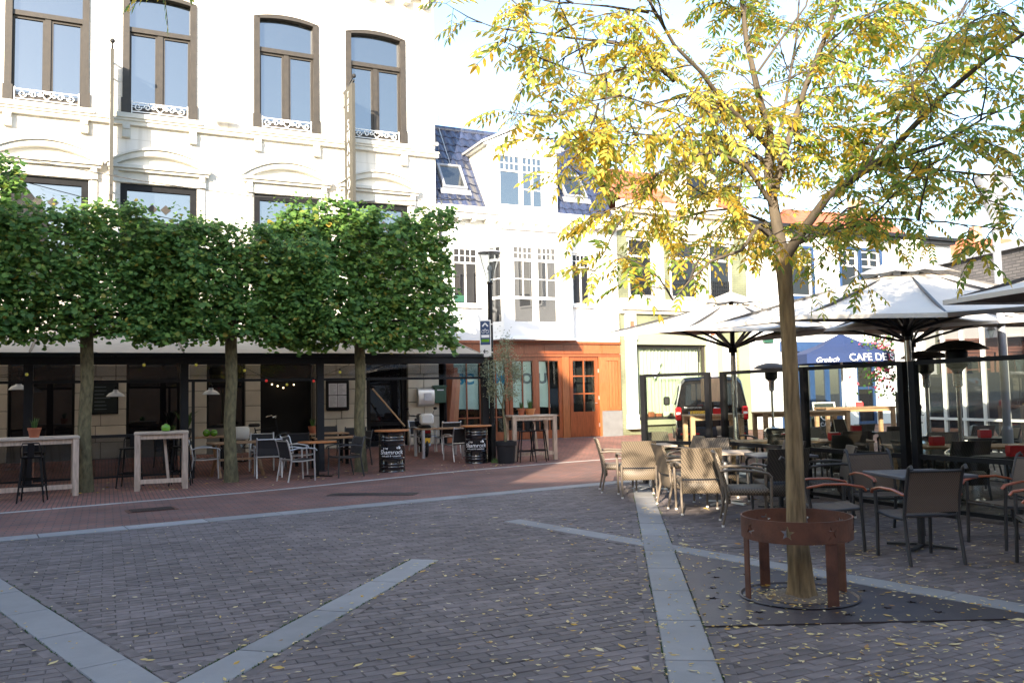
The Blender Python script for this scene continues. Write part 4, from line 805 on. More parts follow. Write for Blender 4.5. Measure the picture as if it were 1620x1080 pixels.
limbs = [
 ([(1238,405,6.78),(1226,340,6.8),(1216,275,6.85),(1218,215,6.9),(1200,150,7.0),(1180,60,7.1),(1165,-80,7.2),(1160,-260,7.3)],[.085,.07,.062,.055,.045,.035,.025,.012]),
 ([(1240,410,6.78),(1270,365,6.7),(1310,310,6.6),(1365,272,6.5),(1400,250,6.45),(1450,195,6.35),(1500,145,6.25),(1560,95,6.15),(1640,40,6.0),(1760,-30,5.8)],[.075,.062,.052,.046,.042,.036,.03,.025,.02,.01]),
 ([(1226,300,6.82),(1245,230,6.7),(1276,132,6.6),(1305,60,6.5),(1332,-20,6.4),(1360,-160,6.3)],[.05,.042,.035,.03,.024,.012]),
 ([(1218,235,6.88),(1180,195,6.7),(1146,165,6.5),(1110,115,6.3),(1067,72,6.1),(1026,0,5.9),(1000,-90,5.8)],[.045,.038,.033,.028,.022,.016,.008]),
 ([(1067,128,6.3),(1040,105,6.2),(1012,76,6.1),(957,66,6.0),(900,60,5.9),(850,52,5.8)],[.028,.024,.022,.018,.013,.007]),
 ([(1216,260,6.86),(1180,235,7.0),(1149,220,7.1),(1073,208,7.3),(1026,217,7.4),(985,255,7.5),(940,275,7.5)],[.035,.03,.025,.018,.013,.009,.005]),
 ([(1226,330,6.8),(1180,262,6.6),(1129,240,6.4),(1088,250,6.3),(1040,274,6.2),(1018,310,6.15),(985,345,6.1)],[.035,.028,.022,.017,.013,.009,.005]),
 ([(1232,385,6.78),(1199,358,6.6),(1173,396,6.4),(1125,413,6.2),(1088,447,6.1),(1065,475,6.05)],[.035,.028,.02,.014,.009,.005]),
 ([(1232,395,6.78),(1210,350,7.1),(1160,330,7.4),(1110,335,7.6),(1060,350,7.7)],[.03,.024,.018,.012,.006]),
 ([(1375,268,6.5),(1420,250,6.5),(1490,228,6.5),(1560,185,6.5),(1640,150,6.5)],[.03,.026,.02,.014,.008]),
 ([(1320,300,6.58),(1380,268,6.4),(1450,265,6.2),(1540,275,6.1),(1630,280,6.0)],[.022,.018,.013,.009,.005]),
 ([(1276,140,6.6),(1300,75,6.8),(1350,35,7.0),(1400,10,7.2),(1460,-40,7.3)],[.022,.018,.014,.01,.006]),
 ([(1218,215,6.9),(1195,120,6.7),(1230,70,6.6),(1275,10,6.5),(1290,-60,6.4)],[.025,.02,.016,.012,.006]),
 ([(1460,190,6.33),(1445,150,6.3),(1440,100,6.3),(1470,60,6.3),(1520,20,6.3)],[.018,.014,.011,.008,.005]),
 ([(1270,365,6.7),(1300,372,6.3),(1350,350,6.0),(1400,345,5.8),(1470,350,5.7)],[.02,.016,.012,.008,.005]),
 ([(1250,390,6.76),(1290,375,7.2),(1340,330,7.6),(1420,310,8.0),(1500,300,8.2)],[.026,.02,.015,.01,.006]),
 ([(1146,165,6.5),(1100,190,6.2),(1040,170,6.0),(980,150,5.8),(930,170,5.7)],[.018,.014,.01,.008,.004]),
 ([(1026,20,5.95),(960,10,5.8),(900,5,5.7)],[.016,.012,.006]),
 ([(1165,-80,7.2),(1080,-160,6.8),(980,-220,6.5)],[.022,.016,.008]),
 ([(1165,-80,7.2),(1260,-190,7.0),(1400,-260,6.8),(1520,-280,6.6)],[.022,.016,.011,.006]),
 ([(1640,40,6.0),(1660,-60,6.2),(1700,-180,6.3)],[.016,.012,.006]),
 ([(1332,-20,6.4),(1420,-110,6.2),(1520,-160,6.0),(1640,-190,5.8)],[.02,.015,.01,.005]),
 ([(1216,275,6.85),(1240,180,7.6),(1260,60,8.2),(1270,-80,8.6)],[.03,.024,.018,.01]),
 ([(1146,165,6.5),(1100,150,6.9),(1050,160,7.2),(990,180,7.4)],[.022,.018,.014,.006]),
 ([(1129,240,6.4),(1080,215,6.2),(1030,235,6.0),(975,225,5.9)],[.018,.014,.01,.005]),
 ([(1012,76,6.1),(985,110,6.0),(940,120,5.9),(900,110,5.8)],[.016,.012,.009,.005]),
 ([(1365,272,6.5),(1430,170,7.2),(1500,60,7.8),(1560,-60,8.2)],[.028,.022,.015,.008])]
bk = MB(); tw = MB(); lf = MB(); rnd = random.Random(11)
LOW = 2.22
def leaflet(p, d, n_, L):
    a = d.cross(n_).normalized()*L*.2; lf.add([p, p+d*L*.35+a, p+d*L*.72+a*.7-n_*L*.03, p+d*L-n_*L*.1, p+d*L*.72-a*.7-n_*L*.03, p+d*L*.35-a],[(0,1,2,3),(0,3,4,5)])
def compound(p, d, L):   # one feathery leaf: a stalk with pairs of leaflets
    if p.z < LOW: return
    d = d.normalized(); side = d.cross(Vector((0,0,1))); side = side.normalized() if side.length > .1 else Vector((1,0,0)); nrm = side.cross(d).normalized(); nrm = (nrm+Vector((rnd.gauss(0,.35), rnd.gauss(0,.35), 0))).normalized(); side = d.cross(nrm).normalized()
    k = rnd.randint(4,6); pts = [p]; dd = d.copy()
    for i in range(k): dd = (dd+Vector((0,0,-.11))).normalized(); pts.append(pts[-1]+dd*(L/k))
    tw.tube(pts, [.0022]*len(pts), 3, False)
    for i in range(1, k+1):
        s_ = L*rnd.uniform(.24,.32); dd = (pts[i]-pts[i-1]).normalized()
        for sg in (-1,1): leaflet(pts[i]-dd*.01, (side*sg*.85+dd*.55+Vector((0,0,-.22-rnd.random()*.25))).normalized(), nrm, s_)
    leaflet(pts[-1], (dd+Vector((0,0,-.25))).normalized(), nrm, L*.3)
def twig(p, d, L, lv):
    pts = [p]; dd = d.normalized(); n = 5
    for i in range(n):
        dd = (dd+Vector((rnd.gauss(0,.16), rnd.gauss(0,.16), rnd.gauss(-.015,.12)))).normalized(); q = pts[-1]+dd*(L/n)
        if q.z < LOW+.08: dd.z = abs(dd.z); q = pts[-1]+dd*(L/n)
        pts.append(q)
    r0 = .0085 if lv else .006; tw.tube(pts, [r0*(1-.75*i/n) for i in range(n+1)], 4, False)
    for i in range(1, n+1):
        if lv and rnd.random() < .5: twig(pts[i], (dd+Vector((rnd.gauss(0,.9), rnd.gauss(0,.9), rnd.gauss(.05,.5)))), L*rnd.uniform(.35,.6), 0)
        if rnd.random() < (.72 if not lv else .5):
            a = rnd.uniform(0,6.28); compound(pts[i], Vector((math.cos(a), math.sin(a), rnd.uniform(-.5,.25)))+dd*.6, rnd.uniform(.17,.29))
    compound(pts[-1], dd+Vector((0,0,-.3)), rnd.uniform(.18,.26))
lf_gold = MB(); lf_mix = lf; GOLD = {3,4,5,6,16,17,18,8,23,24,25}
for li, (pts, rs) in enumerate(limbs):
    lf = lf_gold if li in GOLD else lf_mix
    P = [L_(*p) for p in pts]; bk.tube(P, [r*.62 for r in rs], 8)
    for i in range(1, len(P)):
        seg = P[i]-P[i-1]; n = max(1, int(seg.length/.185))
        for j in range(n):
            f = (j+rnd.random())/n; p = P[i-1].lerp(P[i], f); r = rs[i-1]+(rs[i]-rs[i-1])*f
            if r > .06 or rnd.random() < .2: continue
            d = seg.normalized()*rnd.uniform(.2,.9)+Vector((rnd.gauss(0,.7), rnd.gauss(0,.7), rnd.gauss(.0,.55))); twig(p, d, rnd.uniform(.3,.75), 1)
    twig(P[-1], P[-1]-P[-2], .5, 1)
bk.build('limbs', m_limb, lt, 60); tw.build('twigs', m_twig, lt); lf_mix.build('crown', m_leaf, lt); lf_gold.build('golden_crown', m_leafg, lt)
LOW = -99
# branch of another tree hanging in at the top left
ob = thing('overhanging_branch', 'leafy yellow green branch tip hanging in at the top left edge', 'branch', at(300,-190,4.6)); o0 = at(300,-190,4.6); tw = MB(); lf = MB()
P = [Vector((0,0,0)), at(285,-90,4.5)-o0, at(262,-25,4.4)-o0]; tw.tube(P,[.014,.009,.004],5)
for (px, py, dx) in ((262,-25,-.5),(270,-40,.5),(280,-60,.9),(258,-20,.05),(250,-30,-.9),(285,-70,-.4)): compound(at(px,py,4.4)-o0, Vector((dx, rnd.gauss(0,.2), -.35)), .21)
tw.build('twig', m_twig, ob); lf.build('leaves', m_leaf, ob)
# tree guard and steel plate with star cut-outs
def star(cx, cy, r, a0=0, n=5, q=.42): return [(cx+(r if k % 2 == 0 else r*q)*math.cos(a0+k*math.pi/n), cy+(r if k % 2 == 0 else r*q)*math.sin(a0+k*math.pi/n)) for k in range(2*n)]
def pip(p, poly):
    ins = False; j = len(poly)-1
    for i in range(len(poly)):
        if (poly[i][1] > p[1]) != (poly[j][1] > p[1]) and p[0] < (poly[j][0]-poly[i][0])*(p[1]-poly[i][1])/(poly[j][1]-poly[i][1])+poly[i][0]: ins = not ins
        j = i
    return ins
def holed(outer, holes, extra=()):
    vs = []; es = []
    for poly in [outer]+holes:
        b = len(vs); vs += [Vector(p) for p in poly]; es += [(b+i, b+(i+1) % len(poly)) for i in range(len(poly))]
    vs += [Vector(p) for p in extra]; r = delaunay_2d_cdt(vs, es, [], 0, 1e-5); v2, f2 = r[0], r[2]; fs = []
    for f in f2:
        c = sum((v2[i] for i in f), Vector((0,0)))/len(f)
        if pip(c, outer) and not any(pip(c, h) for h in holes): fs.append(list(f))
    return v2, fs
tg = thing('tree_guard', 'round rusty steel tree guard with star cut-outs around the locust trunk', 'tree guard', TB+Vector((0,.03,0))); RG = .42; C = 2*math.pi*RG
hol = [star((k+.4)*C/8, .08, .055, .3*k) for k in range(8)]; ext = [(C*i/72, z) for i in range(1,72) for z in (.04,.08,.12) if not any(pip((C*i/72, z), h) for h in hol)]
v2, fs = holed([(C*i/72, 0) for i in range(73)]+[(C*i/72, .16) for i in range(72,-1,-1)], hol, ext); mb = MB()
for rr in (RG, RG-.008): mb.add([(rr*math.cos(v.x/RG), rr*math.sin(v.x/RG), .465+v.y) for v in v2], fs)
mb.lathe([(RG,.625),(RG+.003,.629),(RG-.011,.629),(RG-.008,.625)],72); mb.lathe([(RG,.465),(RG-.008,.465)],72)
for h in hol: mb.add([(rr*math.cos(x/RG), rr*math.sin(x/RG), .465+y) for rr in (RG, RG-.008) for x, y in h], [(i,(i+1) % 10,10+(i+1) % 10,10+i) for i in range(10)])
mb.build('ring', m_rust, tg)
for a in (185, 112, -72, 18): MB().box(-.005,.006,-.048,.048,.006,.56,Matrix.Rotation(R(a),4,'Z') @ Matrix.Translation((RG-.014,0,0))).build('leg', m_rust, tg)
pl = thing('steel_plate', 'dark steel ground plate with star cut-outs around the tree', 'ground plate', (0,0,0)); hol = [[(2.2+.45*math.cos(2*math.pi*i/40), 6.78+.45*math.sin(2*math.pi*i/40)) for i in range(40)]]
for (x, y, r) in ((1.52,6.75,.055),(1.55,6.5,.05),(1.75,6.3,.05),(1.6,7.1,.045),(1.72,7.5,.05),(2.0,7.6,.04),(2.35,6.18,.055),(2.7,6.35,.05),(2.95,6.5,.05),(2.55,7.35,.045),(3.0,6.2,.05),(1.5,6.15,.025),(1.62,6.12,.02),(1.85,7.9,.04),(2.75,6.9,.045)): hol.append(star(x, y, r, x*9))
v2, fs = holed([tuple(p) for p in plate_poly], hol); mb = MB(); mb.add([(v.x, v.y, .006) for v in v2], fs)
for h in hol+[[tuple(p) for p in plate_poly]]: n = len(h); mb.add([(x, y, z) for z in (.006,-.02) for x, y in h], [(i,(i+1) % n,n+(i+1) % n,n+i) for i in range(n)])
mb.build('plate', m_rustp, pl); MB().add([(2.2+r*math.cos(2*math.pi*i/48), 6.78+r*math.sin(2*math.pi*i/48), z) for r, z in ((.455,.014),(.44,.018),(.425,.004),(.30,.002),(.285,.012),(.27,.002)) for i in range(48)], [(k*48+i,k*48+(i+1) % 48,(k+1)*48+(i+1) % 48,(k+1)*48+i) for k in range(5) for i in range(48)]).build('rim', m_rustp, pl)
mb = MB(); mb.lathe([(.28,.0),(.2,.012),(.1,.03),(.001,.035)],24,(2.2,6.78,0)); tag(mb.build('soil', m_grit), 'gravelly soil with leaves at the foot of the locust tree', 'soil', kind='stuff'); MB().quad((1.4,5.9,-.021),(3.6,5.9,-.021),(3.0,8.6,-.021),(1.4,8.6,-.021)).build('pit_floor', m_dark, pl)
# ------------------------------------------------------------------ furniture builders (front of a chair is local -y)
def make_rattan(mat, frm, cap):
    t = thing('rattan_armchair', 'x', 'chair')
    MB().cbox(-.27,.27,-.27,.21,.37,.455,.025).cbox(-.265,.265,.19,.225,.27,.43,.012).cbox(-.265,.265,-.265,-.23,.29,.37,.01).build('seat', mat, t, 50)
    mb = MB(); n = 8
    vs = []; fs = []
    for side in (0, 1):
        for j in range(6):
            z = .47+.41*j/5; yb = .22+.11*(j/5)**1.2+(.034 if side else 0)
            for i in range(n+1): x = -.265+.53*i/n; vs.append((x, yb+.025*(1-(2*i/n-1)**2), z))
    m = n+1; 
    for side in (0,1):
        for j in range(5):
            for i in range(n): o = side*6*m; fs.append((o+j*m+i,o+j*m+i+1,o+(j+1)*m+i+1,o+(j+1)*m+i))
    for i in range(n): fs.append((i,i+1,6*m+i+1,6*m+i)); fs.append((5*m+i,5*m+i+1,11*m+i+1,11*m+i))
    for j in range(5):
        for i in (0,n): fs.append((j*m+i,(j+1)*m+i,6*m+(j+1)*m+i,6*m+j*m+i))
    mb.add(vs, fs); mb.build('backrest', mat, t, 50)
    for s in (-1,1):
        MB().tube([(s*.27,.3,.66),(s*.3,.15,.675),(s*.305,-.1,.66),(s*.3,-.25,.63),(s*.29,-.29,.58)], .023, 8, flat=.8).build('arm', frm, t, 60)
        for (pts, nm) in (([(s*.29,-.285,.59),(s*.285,-.275,.3),(s*.28,-.27,.02)],0),([(s*.265,.25,.5),(s*.265,.23,.3),(s*.268,.29,.02)],1)):
            l = MB().tube(pts,[.019,.019,.015],8).build('leg', frm, t, 60); e = pts[-1]; MB().tube([(e[0],e[1],.024),(e[0],e[1],0)],.018,8).build('foot_cap', cap, l)
    return t
rat = make_rattan(m_rattan, m_ratfr, m_whitep); ratd = make_rattan(m_rattd, m_dkfr, m_whitep)
def make_sling(name, fr, sl, arm, h=.9, curl=True):
    t = thing(name, 'x', 'chair')
    for s in (-1,1):
        MB().tube([(s*.255,.31,.0),(s*.255,.26,.25),(s*.255,.235,.44),(s*.255,.27,.62),(s*.255,.32,.8),(s*.255,.35,h-.02)]+([(s*.255,.385,h),(s*.255,.40,h-.03)] if curl else []), .017, 8).build('rear_leg', fr, t, 60)
        MB().tube([(s*.265,-.27,0),(s*.265,-.255,.4),(s*.275,-.25,.62)], .017, 8).build('front_leg', fr, t, 60); MB().tube([(s*.255,-.26,.42),(s*.255,.0,.40),(s*.255,.235,.41)], .015, 6).build('seat_rail', fr, t, 60)
        MB().tube([(s*.262,.27,.63),(s*.285,.1,.665),(s*.295,-.1,.665),(s*.285,-.27,.635),(s*.28,-.30,.6)], .022, 8, flat=.6).build('arm', arm, t, 60)
    mb = MB(); vs = []; fs = []; pr = [(-.26,.425),(-.1,.405),(.1,.40),(.2,.415)]
    for y, z in pr: vs += [(-.25,y,z+.012),(.25,y,z+.012),(.25,y,z+.004),(-.25,y,z+.004)]
    for i in range(3): fs += [(4*i+k,4*i+(k+1) % 4,4*i+4+(k+1) % 4,4*i+4+k) for k in range(4)]
    mb.add(vs, fs+[(0,1,2,3),(12,13,14,15)]).build('seat', sl, t); mb = MB(); vs = []; fs = []; pr = [(.25,.47),(.27,.62),(.32,.8),(.345,h-.04)]
    for y, z in pr: vs += [(-.25,y-.006,z),(.25,y-.006,z),(.25,y+.004,z),(-.25,y+.004,z)]
    for i in range(3): fs += [(4*i+k,4*i+(k+1) % 4,4*i+4+(k+1) % 4,4*i+4+k) for k in range(4)]
    mb.add(vs, fs+[(0,1,2,3),(12,13,14,15)]).build('backrest', sl, t); [MB().tube(q,.013,6).build('cross_bar', fr, t, 60) for q in ([(-.255,.235,.44),(.255,.235,.44)],[(-.255,.34,h-.05),(.255,.34,h-.05)],[(-.262,-.255,.41),(.262,-.255,.41)])]
    return t
slw = make_sling('sling_armchair', m_dkfr, m_slingt, m_armw); sla = make_sling('aluminium_armchair', m_alu, m_sling, m_alu, .86, False); sld = make_sling('dark_armchair', m_dkfr, m_sling, m_dkfr, .86, False)
def make_stool():
    t = thing('bar_stool', 'x', 'stool'); CB(-.16,.16,-.16,.16,.735,.765,.012).build('seat', m_black, t)
    for sx in (-1,1):
        for sy in (-1,1): MB().tube([(sx*.13,sy*.13,.74),(sx*.2,sy*.2,0)],[.02,.013],6).build('leg', m_black, t)
    mb = MB()
    for a, b in (((-1,-1),(1,-1)),((1,-1),(1,1)),((1,1),(-1,1)),((-1,1),(-1,-1))): mb.bar((a[0]*.178,a[1]*.178,.27),(b[0]*.178,b[1]*.178,.27),.012,.025)
    mb.build('foot_rest', m_black, t); MB().tube([(-.15,.15,.75),(-.155,.19,.9),(-.12,.205,.99),(.12,.205,.99),(.155,.19,.9),(.15,.15,.75)],.012,6).box(-.05,.05,.19,.2,.76,.99).build('backrest', m_black, t); return t
stool = make_stool()
def bar_table(loc, rz, w, d, h, label, tm, lm, strut=True, low=True, group='tall wooden bar tables'):
    t = thing('bar_table', label, 'table', loc, rz, group); n = max(3, round(d/.16)); pw = d/n
    for i in range(n): CB(-w/2,w/2,-d/2+i*pw+.003,-d/2+(i+1)*pw-.003,h-.045,h+random.uniform(-.002,.002),.004).build('plank', tm, t)
    for sx in (-1,1):
        for sy in (-1,1): CB(sx*(w/2-.06)-.05,sx*(w/2-.06)+.05,sy*(d/2-.06)-.05,sy*(d/2-.06)+.05,0,h-.046,.006).build('leg', lm, t)
    for sy in (-1,1): B(-w/2+.11,w/2-.11,sy*(d/2-.06)-.02,sy*(d/2-.06)+.02,h-.13,h-.047).build('apron', lm, t)
    if low:
        for sx in (-1,1): B(sx*(w/2-.06)-.025,sx*(w/2-.06)+.025,-d/2+.11,d/2-.11,.12,.2).build('stretcher', lm, t)
        B(-w/2+.11,w/2-.11,-d/2+.03,-d/2+.08,.13,.21).build('stretcher', lm, t)
    if strut: MB().bar((.05,-.1,h-.1),(.12,-.16,.2),.05,.05).build('brace', lm, t)
    return t
def dining_table(loc, rz, w, d, label, tm, fm, ped=True, cross=False, group='terrace dining tables', h=.745):
    t = thing('dining_table', label, 'table', loc, rz, group); n = max(4, round(d/.11)); pw = d/n
    if tm in (m_anth, m_greym, m_slate): CB(-w/2,w/2,-d/2,d/2,h-.03,h,.006).build('top', tm, t)
    else:
        for i in range(n): CB(-w/2,w/2,-d/2+i*pw+.003,-d/2+(i+1)*pw-.003,h-.03,h,.003).build('plank', tm, t)
    if cross:
        for sx in (-1,1):
            for k in (-1,1): MB().bar((sx*(w/2-.12)+.02*k,-k*(d/2-.06),.0),(sx*(w/2-.12)+.02*k,k*(d/2-.06),h-.03),.06,.04).build('leg', fm, t)
        MB().bar((-w/2+.12,0,.37),(w/2-.12,0,.37),.04,.05).build('stretcher', fm, t)
    elif ped:
        MB().tube([(0,0,.02),(0,0,h-.03)],.035,10).build('pedestal', fm, t); mb = MB()
        for a in (45,135,225,315): mb.bar((0,0,.03),(.33*math.cos(R(a)),.33*math.sin(R(a)),.012),.05,.022)
        mb.build('base', fm, t)
    else:
        for sx in (-1,1):
            for sy in (-1,1): CB(sx*(w/2-.05)-.035,sx*(w/2-.05)+.035,sy*(d/2-.05)-.035,sy*(d/2-.05)+.035,0,h-.031,.004).build('leg', fm, t)
    return t
def pot_plant(loc, label, pr, ph, kind='grass', pm=None):
    t = thing('potted_plant', label, 'plant', loc, random.uniform(0,6)); pm = pm or m_terra
    MB().lathe([(.001,0),(pr*.68,0),(pr*.92,ph*.78),(pr,ph*.78),(pr*1.02,ph),(pr*.9,ph),(pr*.85,ph*.85),(.001,ph*.85)],18).build('pot', pm, t, 40); mb = MB()
    n = {'grass':46,'palm':60}[kind]
    for _ in range(n):
        a = random.uniform(0,6.28); h = (.28 if kind == 'palm' else .15)*random.uniform(.6,1.25)*pr/.09; sp = (.75 if kind == 'palm' else .3)*random.uniform(.2,1)*h; w = .006 if kind == 'grass' else .012; b = Vector((.3*pr*math.cos(a), .3*pr*math.sin(a), ph*.85)); m_ = b+Vector((sp*.5*math.cos(a), sp*.5*math.sin(a), h*.7)); e = b+Vector((sp*math.cos(a), sp*math.sin(a), h*(1 if kind == 'grass' else .85))); sd = Vector((-math.sin(a)*w, math.cos(a)*w, 0)); mb.add([b-sd, b+sd, m_+sd, e, m_-sd],[(0,1,2,3,4)])
    mb.build('leaves', m_plant, t); return t
# ------------------------------------------------------------------ pub terrace
def FP(t, s): return fw(t, s)
bar_table((-8.72,15.25,0),FA+R(4),1.75,.75,1.06,'weathered grey bar table with flower pot at the far left of the terrace',m_weath,m_weath2,False)
bar_table((-6.72,16.35,0),FA-R(3),.95,.72,1.08,'weathered grey bar table with a lime green candle jar beside the left lime tree',m_weath,m_weath2)
for i, (p, rz, lab) in enumerate([((-8.16,14.55),200,'black metal bar stool in front of the leftmost bar table'),((-9.15,14.5),190,'black metal bar stool cut by the left picture edge'),((-7.5,16.75),10,'black metal bar stool behind the left lime tree trunk'),((-6.6,17.0),15,'black metal bar stool behind the second bar table'),((-8.9,15.9),20,'black metal bar stool behind the leftmost bar table')]): place(stool, (*p,0), R(rz), lab, 'black bar stools')
pot_plant((-8.45,15.1,1.06),'small terracotta pot with grassy plant on the leftmost bar table',.11,.17)
tag(MB().lathe([(.001,0),(.07,.01),(.085,.06),(.075,.11),(.03,.13),(.025,.145),(.001,.145)],14).build('green_jar', m_apple, None, 60, (-6.62,16.3,1.081)), 'round lime green glass jar on the second bar table', 'jar')
dining_table((*FP(-2.65,3.7)[:2],0),FA+R(8),1.15,.75,'brown wooden folding table with crossed legs behind the middle lime tree',m_teak,m_teak,cross=True)
dining_table((*FP(-3.35,2.4)[:2],.09),FA,1.2,.7,'dark wooden table with palm pot and green jars near the pub window',m_teak,m_black,ped=False)
dining_table((*FP(-.6,2.5)[:2],.08),FA,1.3,.75,'long wooden table by the pub entrance',m_teak,m_black,ped=False); dining_table((*FP(-.35,3.35)[:2],.01),FA-R(4),1.15,.7,'wooden table in front of the menu case',m_teak,m_black,ped=False)
dining_table((*FP(-1.2,5.0)[:2],0),FA+R(10),.62,.62,'small orange topped pedestal table beside the awning post',m_orange,m_black)
dining_table((*FP(2.55,2.35)[:2],.09),FA,1.2,.7,'wooden table between the moped and the second barrel',m_teak,m_alu,ped=False)
for (t_, s_, rz, lab) in [(-3.3,3.75,80,'aluminium armchair with black sling left of the crossed-leg table'),(-2.1,4.35,175,'aluminium armchair with black sling in front of the crossed-leg table'),(-1.75,5.6,105,'aluminium armchair with black sling nearest the street, beside the orange table'),(-2.0,2.9,-10,'aluminium armchair behind the crossed-leg table near the bicycle'),(-1.35,3.9,60,'aluminium armchair between the middle tables of the pub terrace'),(3.0,1.75,180,'black sling armchair with its back to the street beside the second barrel'),(2.45,1.35,10,'black sling armchair against the wall beneath the silver letterbox'),(2.75,3.1,185,'black sling armchair next to the awning end post')]: p = FP(t_, s_); place(sla, (p.x,p.y,p.z), FA+R(rz), lab, 'aluminium armchairs on the pub terrace')
for (t_, s_, rz, lab) in [(-.68,5.3,-80,'dark grey armchair facing the orange table beside the right lime tree'),(.3,2.4,-20,'black armchair behind the long entrance table'),(.15,3.0,-60,'black armchair at the end of the table before the menu case'),(-1.2,2.9,170,'black armchair with its back to the street at the entrance table'),(-.2,1.9,0,'black armchair against the pub wall beneath the menu case'),(-3.9,2.0,20,'black armchair beneath the pub window by the palm')]: p = FP(t_, s_); place(sld, (p.x,p.y,p.z), FA+R(rz), lab, 'dark armchairs on the pub terrace')
p = FP(-3.6,2.4); pot_plant((p.x,p.y,.835),'spiky palm in a dark pot on the table near the pub window',.14,.2,'palm',m_brown); p = FP(-3.8,2.3); pot_plant((p.x-.05,p.y-.02,.835),'small terracotta pot beside the spiky palm',.09,.15)
for k, (a, b) in enumerate(((-3.15,2.35),(-3.0,2.45))): p = FP(a,b); tag(MB().sphere((0,0,.08),.085,12,8).build('green_lantern', m_apple, None, True, (p.x,p.y,.836)), ['lime green globe lantern on the palm table, left one','lime green globe lantern on the palm table, right one'][k], 'lantern', 'green globe lanterns')
p = FP(-.75,2.5); pot_plant((p.x,p.y,.826),'terracotta pot with herb on the long entrance table',.11,.17)
# barrels with table tops
def barrel(loc, rz, label):
    t = thing('barrel_table', label, 'barrel table', loc, rz, 'black oil drum tables'); R0 = .29
    MB().lathe([(.001,0),(R0,0),(R0+.008,.012),(R0,.03),(R0,.1),(R0+.006,.115),(R0,.13),(R0,.16),(R0+.006,.175),(R0,.19),(R0,.29),(R0+.014,.305),(R0,.32),(R0,.57),(R0+.014,.585),(R0,.6),(R0,.68),(R0+.006,.695),(R0,.71),(R0,.74),(R0+.006,.755),(R0,.77),(R0,.86),(R0+.008,.875),(R0-.01,.88),(.001,.87)],36).build('drum', m_vanp, t, 30)
    MB().lathe([(.001,.885),(.37,.885),(.385,.895),(.385,.915),(.375,.925),(.001,.925)],36).build('table_top', m_orange, t, 40)
    text('lettering','Shamrock',.135,m_txtw,t,(0,-R0-.003,.44),bend=R0,sx=1.02,shear=.1); text('lettering','the',.085,m_txtw,t,(-.14*.9,-R0+.032,.525),(R(90),0,R(-26)),shear=.1); text('lettering','irish pub & restaurant',.052,m_txtw,t,(0,-R0-.003,.36),bend=R0)
    mb = MB()
    for a in (90,210,330): mb.lathe([(.001,0),(.024,0),(.024,.004),(.001,.004)],10,(.026*math.cos(R(a)),.026*math.sin(R(a)),0))
    o = mb.build('shamrock_emblem', m_txtw, t, None, (.155,-R0+.05,.545)); o.rotation_euler = (R(90),0,R(30))
barrel((-2.72,19.1,0),R(5),'black oil drum table with white lettering beside the right lime tree'); barrel((-.93,21.05,0),R(0),'black oil drum table with white lettering beside the lamp post')
# moped
p = FP(2.2,2.3); t = thing('moped', 'black moped with white rear box and red tail light by the pub door', 'moped', (p.x,p.y,p.z), FA+R(-12))
for y in (.02,1.18):
    o = MB().add([((.27+.045*math.cos(b))*0+.04*math.sin(b), y+(.24+.045*math.cos(b))*math.cos(a), .285+(.24+.045*math.cos(b))*math.sin(a)) for a in [2*math.pi*i/24 for i in range(24)] for b in [2*math.pi*j/8 for j in range(8)]],[(i*8+j,((i+1)%24)*8+j,((i+1)%24)*8+(j+1)%8,i*8+(j+1)%8) for i in range(24) for j in range(8)]).build('wheel', m_rubber, t, True); mb = MB().tube([(-.05,y,.285),(.05,y,.285)],.05,10)
    for k in range(8): a = k*math.pi/4; mb.bar((0,y,.285),(0,y+.21*math.cos(a),.285+.21*math.sin(a)),.012,.02)
    mb.build('rim', m_alu, o)
MB().cbox(-.13,.13,-.1,.62,.45,.72,.06).cbox(-.12,.12,.5,.95,.25,.38,.04).build('body', m_vanp, t, 40); MB().cbox(-.14,.14,-.05,.65,.72,.82,.04).build('seat', m_rubber, t, 50); MB().prism([(.95,.3),(1.12,.35),(1.0,.95),(.9,.98),(.86,.9)],-.17,.17,'x').build('leg_shield', m_vanp, t); MB().tube([(0,1.16,.3),(0,1.0,.95)],.03,8).build('fork', m_alu, t); MB().tube([(-.33,.88,1.06),(-.2,.95,1.05),(0,.98,1.0),(.2,.95,1.05),(.33,.88,1.06)],.016,8).build('handlebar', m_black, t); MB().cbox(-.11,.11,.92,1.08,.9,1.1,.03).build('headlight', m_vanp, t, 40)
MB().cbox(-.17,.17,-.3,.02,.84,1.12,.05).build('rear_box', m_whitep, t, 40); CB(-.1,.1,-.16,-.1,.62,.72,.015).build('tail_light', m_lamp_red, t); MB().prism([(-.2,.3),(-.12,.3),(.1,.52),(.02,.58),(-.14,.5)],-.09,.09,'x').build('mudguard', m_vanp, t); B(-.08,.08,-.225,-.215,.38,.5).build('number_plate', m_yellow, t); CB(-.04,.04,-.22,-.2,.3,.35,.008).build('reflector', m_lamp_red, t)
for s in (-1,1): MB().tube([(s*.3,.9,1.06),(s*.36,.9,1.2)],.006,5).sphere((s*.38,.9,1.24),.055,8,6,.7).build('mirror', m_black, t)
